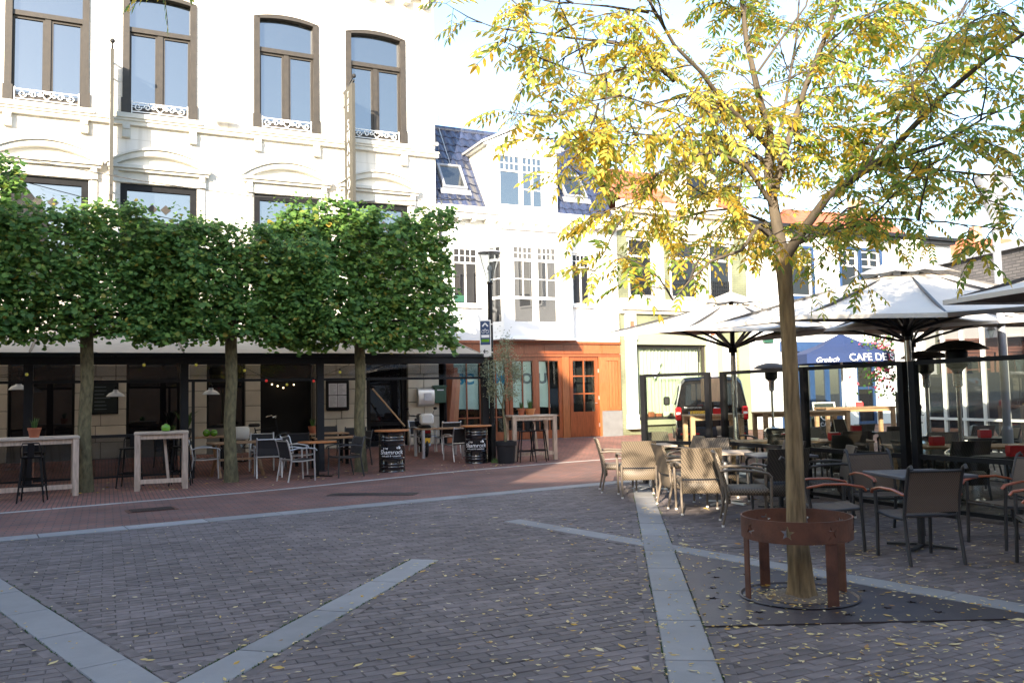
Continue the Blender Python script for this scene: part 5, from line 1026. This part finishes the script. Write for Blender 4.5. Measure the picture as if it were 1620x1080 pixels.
# bicycle behind the pub tables
p = FP(-1.75,1.6); t = thing('bicycle', 'dark bicycle with white saddle bag parked behind the pub tables', 'bicycle', (p.x,p.y,p.z), FA+R(8))
for x in (-.52,.52):
    w = MB().add([(x+(.33+.018*math.cos(b))*math.cos(a), .018*math.sin(b), .35+(.33+.018*math.cos(b))*math.sin(a)) for a in [2*math.pi*i/32 for i in range(32)] for b in [2*math.pi*j/6 for j in range(6)]],[(i*6+j,((i+1)%32)*6+j,((i+1)%32)*6+(j+1)%6,i*6+(j+1)%6) for i in range(32) for j in range(6)]).build('wheel', m_rubber, t, True); mb = MB()
    for k in range(16): a = k*math.pi/8; mb.tube([(x,0,.35),(x+.315*math.cos(a),0,.35+.315*math.sin(a))],.0025,3,False)
    mb.lathe([(.30,-.008),(.315,0),(.30,.008)],32,(0,0,0),Matrix.Translation((x,0,.35)) @ Matrix.Rotation(R(90),4,'X')); mb.build('spokes', m_steel, w)
MB().tube([(-.52,0,.35),(-.1,0,.33),(.36,0,.62),(.52,0,.35)],.015,6).tube([(-.1,0,.33),(-.22,0,.82)],.015,6).tube([(-.52,0,.35),(-.2,0,.72)],.01,6).tube([(-.2,0,.76),(.34,0,.8)],.015,6).tube([(.36,0,.62),(.3,0,1.0)],.015,6).build('frame', m_black, t, 60); MB().tube([(.14,-.26,1.06),(.26,-.2,1.1),(.3,0,1.04),(.26,.2,1.1),(.14,.26,1.06)],.012,6).build('handlebar', m_steel, t, 60); MB().cbox(-.36,-.1,-.08,.08,.84,.92,.03).build('saddle', m_rubber, t, 50); MB().cbox(-.72,-.38,-.17,.17,.55,.86,.05).build('saddle_bag', m_whitep, t, 50)
# right-hand bar table, stools, olive tree, lamp post
bar_table((.42,21.75,0),FA-R(6),1.2,.72,1.13,'weathered bar table with two flower pots in front of the wood shopfront',m_weath,m_weath2); pot_plant((.2,21.7,1.131),'terracotta pot with grass on the shopfront bar table, left one',.1,.17); pot_plant((.42,21.78,1.131),'wider pale clay pot with grass on the shopfront bar table',.14,.16,'grass',m_orange)
for q, rz, lab in (((.3,21.05),190,'black metal bar stool in front of the shopfront bar table, left one'),((.62,21.3),170,'black metal bar stool in front of the shopfront bar table, right one'),((-.1,22.5),0,'black metal bar stool behind the potted olive tree')): place(stool, (*q,0), R(rz), lab, 'black bar stools')
ol = thing('olive_tree', 'small olive tree in a black pot beside the lamp post', 'tree', (-.2,20.8,0)); MB().lathe([(.001,0),(.2,0),(.235,.42),(.262,.43),(.265,.53),(.24,.53),(.23,.48),(.001,.47)],24).build('pot', m_anth, ol, 40)
MB().tube([(0,0,.45),(-.02,0,.9),(-.06,.02,1.35),(-.03,0,1.6)],[.035,.03,.026,.02],8).tube([(-.06,.02,1.35),(-.25,0,1.75),(-.4,.05,2.3)],[.018,.013,.005],6).tube([(-.04,0,1.55),(.1,.05,1.9),(.12,0,2.5),(.06,0,3.0)],[.018,.014,.009,.003],6).tube([(-.03,0,1.6),(-.1,-.05,2.0),(-.12,0,2.6)],[.014,.01,.004],6).tube([(.1,.05,1.9),(.35,0,2.3)],[.01,.004],6).build('trunk', m_limebark, ol, 60); mb = MB(); rnd = random.Random(5)
for _ in range(2600):
    c = rnd.choice([(-.36,0,2.2,.2,.35),(-.28,0,1.75,.16,.25),(.1,0,2.2,.28,.4),(.05,0,2.75,.2,.35),(-.1,0,2.45,.2,.3),(.3,0,2.2,.15,.25),(.1,0,1.7,.2,.2)]); p = Vector((c[0]+rnd.gauss(0,c[3]*.55), rnd.gauss(0,.14), c[2]+rnd.gauss(0,c[4]*.55))); d = Vector((rnd.gauss(0,1),rnd.gauss(0,1),rnd.gauss(.3,.7))).normalized(); s = d.orthogonal().normalized()*.012; L = rnd.uniform(.05,.085); mb.add([p, p+d*L*.5+s, p+d*L, p+d*L*.5-s],[(0,1,2,3)])
mb.build('crown', m_olive, ol); g = MB()
for _ in range(140): a = random.uniform(0,6.28); r = random.uniform(0,.16); x, y = -.42+r*math.cos(a), 21.0+r*math.sin(a)*.7; g.add([(x-.008,y,0),(x+.008,y,0),(x+random.gauss(0,.05),y+random.gauss(0,.04),random.uniform(.05,.14))],[(0,1,2)])
tag(g.build('weeds', m_plant), 'tuft of bright green weeds at the foot of the lamp post', 'weeds', kind='stuff')
def lamp_post(loc, label, pm, h, gm):
    t = thing('lamp_post', label, 'street lamp', loc); MB().tube([(0,0,0),(0,0,.9)],.085,14).tube([(0,0,.9),(0,0,h-.82)],.062,14).lathe([(.085,.9),(.062,.96)],14).build('pole', pm, t, 50)
    MB().lathe([(.06,h-.84),(.075,h-.8),(.07,h-.76)],16).build('collar', pm, t); MB().lathe([(.065,h-.78),(.16,h-.45),(.285,h-.06),(.29,h-.03)],24).build('glass_cone', gm, t, True); MB().lathe([(.001,h+.02),(.2,h+.015),(.3,h-.01),(.305,h-.035),(.28,h-.04),(.001,h-.045)],28).build('lid', m_greym, t, 40); mb = MB()
    for a in (30,150,270): mb.tube([(.07*math.cos(R(a)),.07*math.sin(R(a)),h-.78),(.27*math.cos(R(a)),.27*math.sin(R(a)),h-.05)],.009,5)
    mb.build('ribs', m_alu, t); MB().tube([(0,0,h-.78),(0,0,h-.5)],.03,8).sphere((0,0,h-.42),.06,10,7,1.3).build('lamp', m_whitep, t); return t
lamp_post((-.53,21.3,0),'black lamp post with clear glass cone and bicycle parking sign',m_black,5.25,m_lampg); lamp_post((8.05,14.0,0),'grey lamp post with conical glass head rising between the right parasols',m_greym,5.1,m_greym)
t = thing('parking_sign', 'blue bicycle parking sign with arrow mounted on the black lamp post', 'sign', (-.66,21.2,3.1), R(-8)); CB(-.14,.14,-.012,.012,-.5,.42,.005).build('board', m_whitep, t); B(-.12,.12,-.016,-.0121,-.2,.39).build('blue_field', m_bluep, t); MB().bar((-.07,-.019,.26),(0,-.019,.34),.004,.035).bar((.07,-.019,.26),(0,-.019,.34),.004,.035).build('roof_symbol', m_txtw, t)
mb = MB()
for x in (-.05,.05):
    for k in range(12): a, b = 2*math.pi*k/12, 2*math.pi*(k+1)/12; mb.bar((x+.04*math.cos(a),-.019,.13+.04*math.sin(a)),(x+.04*math.cos(b),-.019,.13+.04*math.sin(b)),.004,.01)
mb.bar((-.05,-.019,.13),(0,-.019,.2),.004,.01).bar((0,-.019,.2),(.05,-.019,.13),.004,.01).build('bicycle_symbol', m_txtw, t); B(-.1,.1,-.018,-.0161,-.02,.05).build('text_line', m_txtw, t); B(-.1,.1,-.018,-.0161,-.13,-.06).build('green_line', m_apple, t); MB().bar((-.05,-.016,-.36),(.06,-.016,-.36),.004,.025).bar((-.05,-.016,-.36),(-.01,-.016,-.31),.004,.02).bar((-.05,-.016,-.36),(-.01,-.016,-.41),.004,.02).build('arrow', m_txtd, t); MB().box(-.02,.18,.012,.03,.3,.33).box(-.02,.18,.012,.03,-.4,-.37).build('clamp', m_alu, t)
# ------------------------------------------------------------------ right-hand terrace: parasols
def parasol(c, vx, vy, label, dz=(0,0,0,0), h=2.58, peak=3.55):
    t = thing('parasol', label, 'parasol', (c[0],c[1],0), 0, 'large ecru parasols on the right terrace'); cor = []; v = (vx, vy)
    for k in range(4): cor.append(Vector((v[0], v[1], h+dz[k]))); v = (-v[1], v[0])
    rim = []
    for k in range(4): a, b = cor[k], cor[(k+1) % 4]; m = (a+b)/2; m *= 1.0; m.z += .08; rim += [a, m]
    top = Vector((0,0,peak-.16)); N = 8
    def canopy(off, n=5):
        mb = MB()
        for k in range(8):
            a, b = rim[k], rim[(k+1) % 8]
            for i in range(n):
                q = []
                for f, g in ((i/n,0),(i/n,1),((i+1)/n,1),((i+1)/n,0)):
                    p = top.lerp(b if g else a, .18+.82*f); p.z -= .07*math.sin(math.pi*f)+off; q.append(p)
                mid = [(q[0]+q[1])/2, (q[3]+q[2])/2]
                for m in mid: m.z -= .018
                mb.quad(q[0], mid[0], mid[1], q[3]); mb.quad(mid[0], q[1], q[2], mid[1])
        return mb
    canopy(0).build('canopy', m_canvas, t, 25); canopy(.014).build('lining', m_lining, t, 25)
    mb = MB()
    for k in range(8):
        a, b = rim[k], rim[(k+1) % 8]; mb.quad(a, b, b-Vector((0,0,.055)), a-Vector((0,0,.055)))
    mb.build('valance', m_canvas, t); mb = MB(); pk = Vector((0,0,peak))
    for k in range(8):
        a, b = top.lerp(rim[k], .26), top.lerp(rim[(k+1) % 8], .26); a.z += .07; b.z += .07; m = (a+b)/2; m.z += .03
        mb.add([pk, a, m, b],[(0,1,2),(0,2,3)])
    mb.build('vent_cap', m_canvas, t); MB().tube([(0,0,.06),(0,0,2.3)],.05,14).build('pole', m_steel, t, 50); MB().tube([(0,0,2.3),(0,0,peak-.05)],.045,12).build('mast', m_dkfr, t, 50); MB().tube([(0,0,2.36),(0,0,2.52)],.08,12).build('hub', m_black, t)
    for k in range(8):
        e = top.lerp(rim[k], .97); e.z -= .03; s = top.lerp(rim[k], .12); s.z -= .04; MB().bar(s, e, .025, .04).build('rib', m_dkfr, t); m = top.lerp(rim[k], .55); m.z -= .1; MB().bar((0,0,2.44), m, .03, .045).build('strut', m_dkfr, t)
    CB(-.42,.42,-.42,.42,0,.06,.01).build('base_plate', m_greym, t); MB().tube([(.05,0,1.25),(.11,0,1.25)],.05,8).tube([(.11,0,1.25),(.11,0,1.1),(.16,0,1.1)],.01,5).build('crank', m_black, t); return t
parasol((4.27,16.5),-2.67,-.3,'large ecru parasol furthest left, its corner reaching past the wood shopfront',(.16,.03,.2,.36))
parasol((5.8,12.5),-2.85,.853,'large ecru parasol in the middle, directly behind the locust trunk',(.05,-.13,.05,.27)); parasol((7.45,15.9),-2.85,.853,'large ecru parasol behind the middle one, in front of the glass front',(.05,0,.1,.25)); parasol((7.7,8.7),-2.85,.853,'large ecru parasol nearest the viewer, only its corner in view on the right',(.0,0,0,0))
# glass wind screens
def screen(p, q, label, mid=()):
    p = Vector((*p,0)); q = Vector((*q,0)); d = q-p; L = d.length; t = thing('glass_screen', label, 'wind screen', p, math.atan2(d.y,d.x), 'black framed glass screens on the right terrace')
    xs = [0]+[m*L for m in mid]+[L]
    for x in xs: B(x-.045,x+.045,-.045,.045,0,1.95).build('post', m_black, t); B(x-.08,x+.08,-.12,.12,0,.012).build('foot', m_black, t)
    B(.045,L-.045,-.03,.03,1.9,1.955).build('top_rail', m_black, t)
    for a, b in zip(xs, xs[1:]):
        B(a+.045,b-.045,-.025,.025,.7,.76).build('middle_rail', m_black, t); B(a+.045,b-.045,-.025,.025,.06,.11).build('bottom_rail', m_black, t); B(a+.045,b-.045,-.004,.004,.76,1.9).build('pane', m_clear, t); B(a+.045,b-.045,-.004,.004,.11,.7).build('pane', m_clear, t)
screen((2.37,15.55),(3.36,14.75),'glass screen at the left end of the right terrace, in front of the van'); screen((3.62,14.7),(5.06,11.1),'long glass screen behind the locust trunk',(.52,)); screen((5.16,11.0),(6.6,7.9),'glass screen on the right beside the sling armchairs',(.5,))
# patio heaters
def heater(loc, label):
    t = thing('patio_heater', label, 'patio heater', loc, random.uniform(0,6), 'mushroom patio heaters'); MB().lathe([(.001,0),(.26,0),(.265,.04),(.235,.06),(.235,.66),(.22,.7),(.14,.75),(.05,.77),(.04,.8),(.001,.8)],28).build('tank_housing', m_steel, t, 40); MB().tube([(0,0,.78),(0,0,1.62)],.03,10).build('pole', m_steel, t)
    MB().lathe([(.03,1.6),(.06,1.62),(.065,1.82),(.09,1.86)],16).build('control', m_steel, t, 40); MB().lathe([(.09,1.86),(.14,1.9),(.145,2.1),(.11,2.13)],20).build('burner', m_black, t, 40); MB().lathe([(.001,2.27),(.12,2.26),(.3,2.21),(.41,2.14),(.415,2.13),(.4,2.13),(.28,2.18),(.001,2.2)],32).build('reflector', m_brown, t, 40)
    mb = MB()
    for a in (0,120,240): mb.tube([(.1*math.cos(R(a)),.1*math.sin(R(a)),2.1),(.12*math.cos(R(a)),.12*math.sin(R(a)),2.21)],.008,5)
    mb.build('stays', m_black, t); return t
heater((6.3,12.1,0),'stainless steel patio heater behind the right glass screen'); heater((6.05,20.0,0),'dark patio heater left of the locust trunk, near the van'); heater((7.35,15.2,0),'patio heater half hidden behind the front steel heater')
# rattan chairs
for (x, y, rz, lab) in [(1.72,14.35,88,'taupe rattan armchair furthest left, seen from the side'),(1.93,13.55,178,'taupe rattan armchair second from the left, its back to the viewer'),(2.38,12.3,97,'taupe rattan armchair seen from the side between the two lit chair backs'),(2.48,11.62,176,'taupe rattan armchair with sunlit back, nearest the stone strip'),(2.8,10.5,80,'taupe rattan armchair seen from the side next to the locust trunk'),(2.75,15.9,15,'taupe rattan armchair behind the front left chairs at the screen end'),(3.12,13.35,-5,'taupe rattan armchair facing the viewer behind the sunlit chair back'),(2.75,14.35,-85,'taupe rattan armchair facing left by the glass screen')]: place(rat, (x,y,0), R(rz), lab, 'taupe rattan armchairs')
for (x, y, rz, lab) in [(3.42,11.1,183,'dark rattan armchair with its back to the viewer, left of the trunk'),(3.75,12.4,-75,'dark rattan armchair facing left behind the trunk'),(4.55,14.6,170,'dark rattan armchair at the near side of the first long teak table'),(5.4,14.1,175,'dark rattan armchair at the near side of the first long teak table, right one'),(5.0,15.4,0,'dark rattan armchair beyond the first long teak table'),(6.15,11.9,180,'dark rattan armchair in front of the second long teak table'),(7.0,13.6,0,'dark rattan armchair beyond the second long teak table'),(6.1,16.6,30,'dark rattan armchair under the rear parasol'),(8.3,14.9,-90,'dark rattan armchair beside the grey lamp post'),(7.2,18.2,200,'dark rattan armchair in the background near the heater'),(4.0,11.1,-100,'dark rattan armchair right of the trunk facing left'),(5.95,15.3,185,'dark rattan armchair behind the first long teak table, right end'),(6.5,14.2,20,'dark rattan armchair between the two long teak tables'),(7.7,12.7,-95,'dark rattan armchair at the right end of the second long teak table'),(7.5,16.8,170,'dark rattan armchair in front of the glass front, left one'),(8.7,16.4,200,'dark rattan armchair in front of the glass front, right one'),(5.3,17.0,160,'dark rattan armchair behind the first parasol pole, right'),(4.7,18.1,20,'dark rattan armchair in front of the pale bar table'),(5.7,11.9,95,'dark rattan armchair left of the front steel heater'),(6.95,11.1,-80,'dark rattan armchair right of the front steel heater')]: place(ratd, (x,y,0), R(rz), lab, 'dark rattan armchairs')
for (x, y, rz, lab) in [(3.78,8.12,184,'sling armchair with wooden arms, its back to the viewer'),(3.2,8.85,86,'sling armchair with wooden arms facing right beside the tree guard'),(4.15,9.65,6,'sling armchair with taupe back facing the viewer beyond the grey table'),(5.0,8.75,-80,'sling armchair with wooden arms facing left beside the grey table'),(4.72,7.55,-110,'sling armchair cut by the right picture edge')]: place(slw, (x,y,0), R(rz), lab, 'sling armchairs with wooden arms')
dining_table((4.1,8.75,0),R(6),.78,.78,'square grey table between the sling armchairs',m_slate,m_dkfr); dining_table((2.3,14.55,0),R(5),.75,.75,'square taupe table among the front left rattan chairs',m_weath,m_alu); dining_table((3.05,12.45,0),R(-8),.75,.75,'square taupe table behind the sunlit rattan chair',m_weath,m_alu); dining_table((3.62,11.75,0),R(0),.8,.8,'square pale grey table behind the locust trunk',m_slate,m_dkfr)
dining_table((4.95,14.9,0),R(-12),2.3,.85,'first long teak table under the middle parasol',m_teak,m_teak,ped=False); dining_table((6.6,12.7,0),R(-15),2.0,.85,'second long teak table under the middle parasol',m_teak,m_teak,ped=False); dining_table((8.0,14.6,0),R(-10),.75,.75,'small dark table beside the grey lamp post',m_anth,m_dkfr); dining_table((6.2,10.6,0),R(-60),.75,.75,'small dark table behind the right glass screen',m_anth,m_dkfr); dining_table((6.95,17.4,0),R(-10),.75,.75,'small dark table under the rear parasol',m_anth,m_dkfr)
bar_table((4.62,19.9,0),R(4),1.25,.75,1.1,'pale teak bar table in front of the black van',m_teakl,m_teakl,False,False); bar_table((7.1,21.2,0),R(6),2.2,.8,1.1,'long brown bar table right of the van',m_teak,m_teak,False,False); bar_table((9.55,24.0,0),R(5),2.0,.8,1.12,'brown bar table in front of the blue parasol',m_teak,m_teak,False,False)
def holder(loc, label):
    t = thing('napkin_holder', label, 'napkin holder', loc, random.uniform(-.3,.3), 'red napkin holders'); MB().prism([(-.085,0),(.085,0),(.095,.05),(.09,.13),(-.09,.13),(-.095,.05)],-.055,.055).build('box', m_red, t); B(-.06,.06,-.04,.04,.1,.142).build('napkins', m_whitep, t)
for (x,y,z,l) in [(4.7,14.75,.746,'red napkin holder on the first long teak table, left one'),(5.45,14.6,.746,'red napkin holder on the first long teak table, right one'),(7.95,14.5,.746,'red napkin holder on the small table beside the grey lamp post'),(6.15,10.55,.746,'red napkin holder on the small table behind the right screen'),(4.72,19.85,1.102,'red napkin holder on the pale bar table'),(9.7,24.0,1.122,'red napkin holder on the brown bar table by the blue parasol'),(6.9,17.3,.746,'red napkin holder on the small table under the rear parasol'),(6.3,12.8,.746,'red napkin holder on the second long teak table')]: holder((x,y,z), l)
for (x,y,z,l) in [(4.5,14.8,.746,'white shaker jar on the first long teak table'),(5.15,14.7,.746,'white ashtray bowl on the first long teak table'),(6.4,10.7,.746,'white shaker jar behind the right screen'),(4.86,19.9,1.102,'white shaker jar on the pale bar table')]: tag(MB().lathe([(.001,0),(.055,0),(.05,.06),(.035,.11),(.001,.115)] if 'jar' in l else [(.001,0),(.06,0),(.075,.04),(.065,.04),(.05,.015),(.001,.015)],16).build('shaker_jar' if 'jar' in l else 'ashtray', m_whitep, None, 40, (x,y,z)), l, 'jar' if 'jar' in l else 'ashtray')
t = thing('table_menu', 'open folded menu card on the small table under the rear parasol', 'menu', (6.6,17.3,.746), R(10)); MB().quad((-.14,-.02,0),(.14,-.02,0),(.12,.08,.26),(-.12,.08,.26)).build('front_cover', m_brown, t); MB().quad((-.14,.18,0),(.14,.18,0),(.12,.082,.26),(-.12,.082,.26)).build('rear_cover', m_brown, t); MB().bar((-.14,-.025,0),(-.12,.075,.26),.012,.012).bar((.14,-.025,0),(.12,.075,.26),.012,.012).build('edge', m_creamp, t)
# ------------------------------------------------------------------ blue cafe parasol, sandwich board, flowers
bp = thing('blue_parasol', 'blue cafe parasol with white lettering and valance behind the bar tables', 'parasol', (9.95,25.8,.45), R(8)); mb = MB(); rim = [(1.5*math.cos(R(a)),1.5*math.sin(R(a)),2.22) for a in range(22,382,45)]
for k in range(8):
    a, b = Vector(rim[k]), Vector(rim[(k+1)%8]); tp = Vector((0,0,2.85)); m = [tp.lerp(a,.5),tp.lerp(b,.5)]; m[0].z -= .05; m[1].z -= .05; mb.add([tp,m[0],m[1]],[(0,1,2)]); mb.quad(m[0],a,b,m[1]); mb.quad(a,b,b-Vector((0,0,.28)),a-Vector((0,0,.28)))
mb.build('canopy', m_bluec, bp); MB().tube([(0,0,0),(0,0,2.85)],.03,8).build('pole', m_whitep, bp); MB().lathe([(.001,-.2),(.3,-.2),(.28,-.1),(.05,.12)],16).build('base', m_greym, bp)
text('lettering','CAFE DE STAM',.3,m_txtw,bp,(.45,-1.42,2.06),(R(80),0,0),sx=1.0); text('lettering','Grolsch',.2,m_txtw,bp,(-1.05,-1.1,2.02),(R(80),0,R(-40)),shear=.3)
t = thing('sandwich_board', 'white framed cafe sandwich board behind the bar tables', 'sandwich board', (9.15,25.0,.2), R(8)); MB().prism([(0,0),(.04,0),(.24,1.05),(.2,1.05)],-.34,.34,'x').prism([(.44,0),(.48,0),(.24,1.05),(.2,1.05)],-.34,.34,'x').build('board', m_chalk, t); mb = MB()
for s in (-1,1): mb.bar((s*.33,-.012,0),(s*.33,.19,1.05),.04,.02)
mb.bar((-.33,.188,1.03),(.33,.188,1.03),.02,.04).bar((-.33,.0,.05),(.33,.0,.05),.02,.04).build('frame', m_whitep, t); text('lettering','CAFE DE STAM',.1,m_txtw,t,(0,.145,.86),(R(79),0,0)); text('lettering','CAFE',.16,m_txtw,t,(0,.06,.4),(R(79),0,0)); MB().lathe([(.14,0),(.15,.003),(.12,.003)],24,(0,0,0),Matrix.Translation((0,.115,.66)) @ Matrix.Rotation(R(79),4,'X')).build('emblem_ring', m_txtw, t)
p = at(1395,568,25); t = thing('flower_basket', 'hanging basket of pink flowers beside the blue parasol', 'flower basket', (p.x,p.y,p.z)); MB().lathe([(.001,-.3),(.2,-.2),(.3,0),(.28,0),(.001,-.02)],14).build('basket', m_brown, t); MB().tube([(0,0,.0),(0,0,1.6)],.008,4).build('chain', m_black, t); a_ = MB(); b_ = MB()
for _ in range(900):
    v = Vector((random.gauss(0,.3),random.gauss(0,.25),random.gauss(.05,.5))); d = Vector((random.gauss(0,1),random.gauss(0,1),random.gauss(0,1))).normalized(); s = d.orthogonal().normalized(); e = d.cross(s); k = random.uniform(.04,.075); (b_ if random.random() < .3 else a_).add([v-s*k,v+e*k*.7,v+s*k,v-e*k*.7],[(0,1,2,3)])
tag(a_.build('foliage', m_plant, t), kind='stuff'); tag(b_.build('flowers', m_pink, t), kind='stuff')
p = at(1441,395,30); t = thing('roof_antenna', 'square white antenna panel on a pole above the cafe roofs', 'antenna', (p.x,p.y,p.z)); CB(-.4,.4,-.06,.06,-.35,.35,.06).build('panel', m_whitep, t); MB().tube([(0,.1,-.3),(0,.1,-2.5)],.05,8).build('pole', m_greym, t); MB().lathe([(.08,0),(.06,-.01),(.001,-.012)],12,(0,0,0),Matrix.Translation((0,-.06,0)) @ Matrix.Rotation(R(90),4,'X')).build('knob', m_greym, t)
# ------------------------------------------------------------------ black van
vn = thing('parked_van', 'black passenger van seen from the rear behind the glass screen', 'van', (5.35,23.1,.08), R(-9)); W2 = .95
def sec(y, zb, zt, wb, wt): # cross-section ring of the body: sill, waist, shoulder, roof edge, roof
    zw = zb+(zt-zb)*.47; pts = [(wb*.96,zb),(wb,zb+.15),(wb,zw),(wb*.985,zw+.05),(wt,zt-.12),(wt-.09,zt-.02),(wt*.5,zt)]; return [(x,y,z) for x,z in pts]+[(-x,y,z) for x,z in pts[::-1]]
rings = [sec(0.06,.42,1.90,.90,.74),sec(0,.5,1.86,.93,.78),sec(.12,.36,1.95,.95,.80),sec(1.0,.30,1.97,.95,.81),sec(3.2,.30,1.96,.95,.80),sec(3.75,.30,1.60,.95,.82),sec(4.1,.30,1.22,.94,.88),sec(4.75,.32,1.05,.90,.80),sec(4.95,.4,.85,.8,.7)]
n = 14; vs = [p for r in rings for p in r]; fs = [[i for i in range(n)]] + [[(len(rings)-1)*n+i for i in range(n)]]
for k in range(len(rings)-1): fs += [(k*n+i,k*n+(i+1)%n,(k+1)*n+(i+1)%n,(k+1)*n+i) for i in range(n)]
MB().add(vs, fs).build('body', m_vanp, vn, 28)
MB().prism([(-.70,1.18),(-.04,1.18),(-.04,1.76),(-.62,1.76),(-.66,1.72)],-.02,.03).build('rear_window', m_glass, vn); MB().prism([(.70,1.18),(.04,1.18),(.04,1.76),(.62,1.76),(.66,1.72)],-.02,.03).build('rear_window', m_glass, vn)
for s in (-1,1):
    MB().add([(s*.955,y,z) if z < 1.3 else (s*.845,y,z) for y, z in ((.35,1.2),(1.55,1.2),(1.55,1.78),(.42,1.78))]+[(s*.9,y,z) if z < 1.3 else (s*.79,y,z) for y, z in ((.35,1.2),(1.55,1.2),(1.55,1.78),(.42,1.78))],[(0,1,2,3),(0,1,5,4),(1,2,6,5),(2,3,7,6),(3,0,4,7)]).build('side_window', m_glass, vn); MB().add([(s*.955,1.65,1.2),(s*.955,2.75,1.2),(s*.845,2.75,1.78),(s*.845,1.65,1.78)],[(0,1,2,3)]).build('side_window', m_glass, vn); MB().add([(s*.955,2.85,1.2),(s*.955,3.85,1.2),(s*.86,3.4,1.7),(s*.845,2.85,1.78)],[(0,1,2,3)]).build('side_window', m_glass, vn)
    CB(s*.88-.09,s*.88+.075,-.03,.12,.78,1.14,.03).build('tail_light', m_lamp_red, vn, 40); B(s*.88-.06,s*.88+.05,-.034,-.03,.94,1.0).build('reverse_lens', m_whitep, vn); CB(s*1.12-.1,s*1.12+.1,3.45,3.55,1.15,1.42,.04).build('mirror', m_black, vn, 40)
    for y in (.85,3.95): w = MB().lathe([(.2,-.1),(.32,-.1),(.335,-.06),(.335,.06),(.32,.1),(.2,.1)],28,(0,0,0),Matrix.Translation((s*.85,y,.26)) @ Matrix.Rotation(R(90),4,'Y')).build('wheel', m_rubber, vn, 40); MB().lathe([(.001,.08),(.06,.1),(.19,.07),(.21,.09)],20,(0,0,0),Matrix.Translation((s*.86,y,.26)) @ Matrix.Rotation(R(90*s),4,'Y')).build('rim', m_alu, w, 40)
MB().cbox(-.93,.93,-.08,.1,.32,.6,.05).build('bumper', m_anth, vn, 40); B(-.85,-.35,-.085,-.08,.40,.44).build('bumper_reflector', m_lamp_red, vn); B(.35,.85,-.085,-.08,.40,.44).build('bumper_reflector', m_lamp_red, vn); pt = CB(-.62,-.1,-.05,-.02,.92,1.03,.006).build('number_plate', m_yellow, vn); text('plate_text','8-SXG-73',.1,m_txtd,pt,(-.34,-.052,.975)); B(-.62,-.575,-.053,-.0501,.925,1.025).build('plate_flag', m_bluep, pt)
B(-.012,.012,-.025,-.0,.62,1.86).build('door_gap', m_rubber, vn); MB().lathe([(.06,0),(.07,.006),(.05,.006)],18,(0,0,0),Matrix.Translation((.1,-.02,1.06)) @ Matrix.Rotation(R(90),4,'X')).build('emblem', m_alu, vn); text('model_lettering','TRANSPORTER',.07,m_alu,vn,(-.5,-.03,1.12)); MB().tube([(.35,-.01,1.2),(.5,-.01,1.5)],.01,5).build('wiper', m_rubber, vn)
t = thing('notice_board', 'pale plywood notice panel behind the glass screen in front of the van', 'panel', (4.9,20.8,0), R(6)); B(-.33,.3,-.015,.015,1.38,1.95).build('panel', m_teakl, t); MB().box(-.2,-.16,.016,.05,0,1.9).box(.14,.18,.016,.05,0,1.9).build('post', m_black, t)
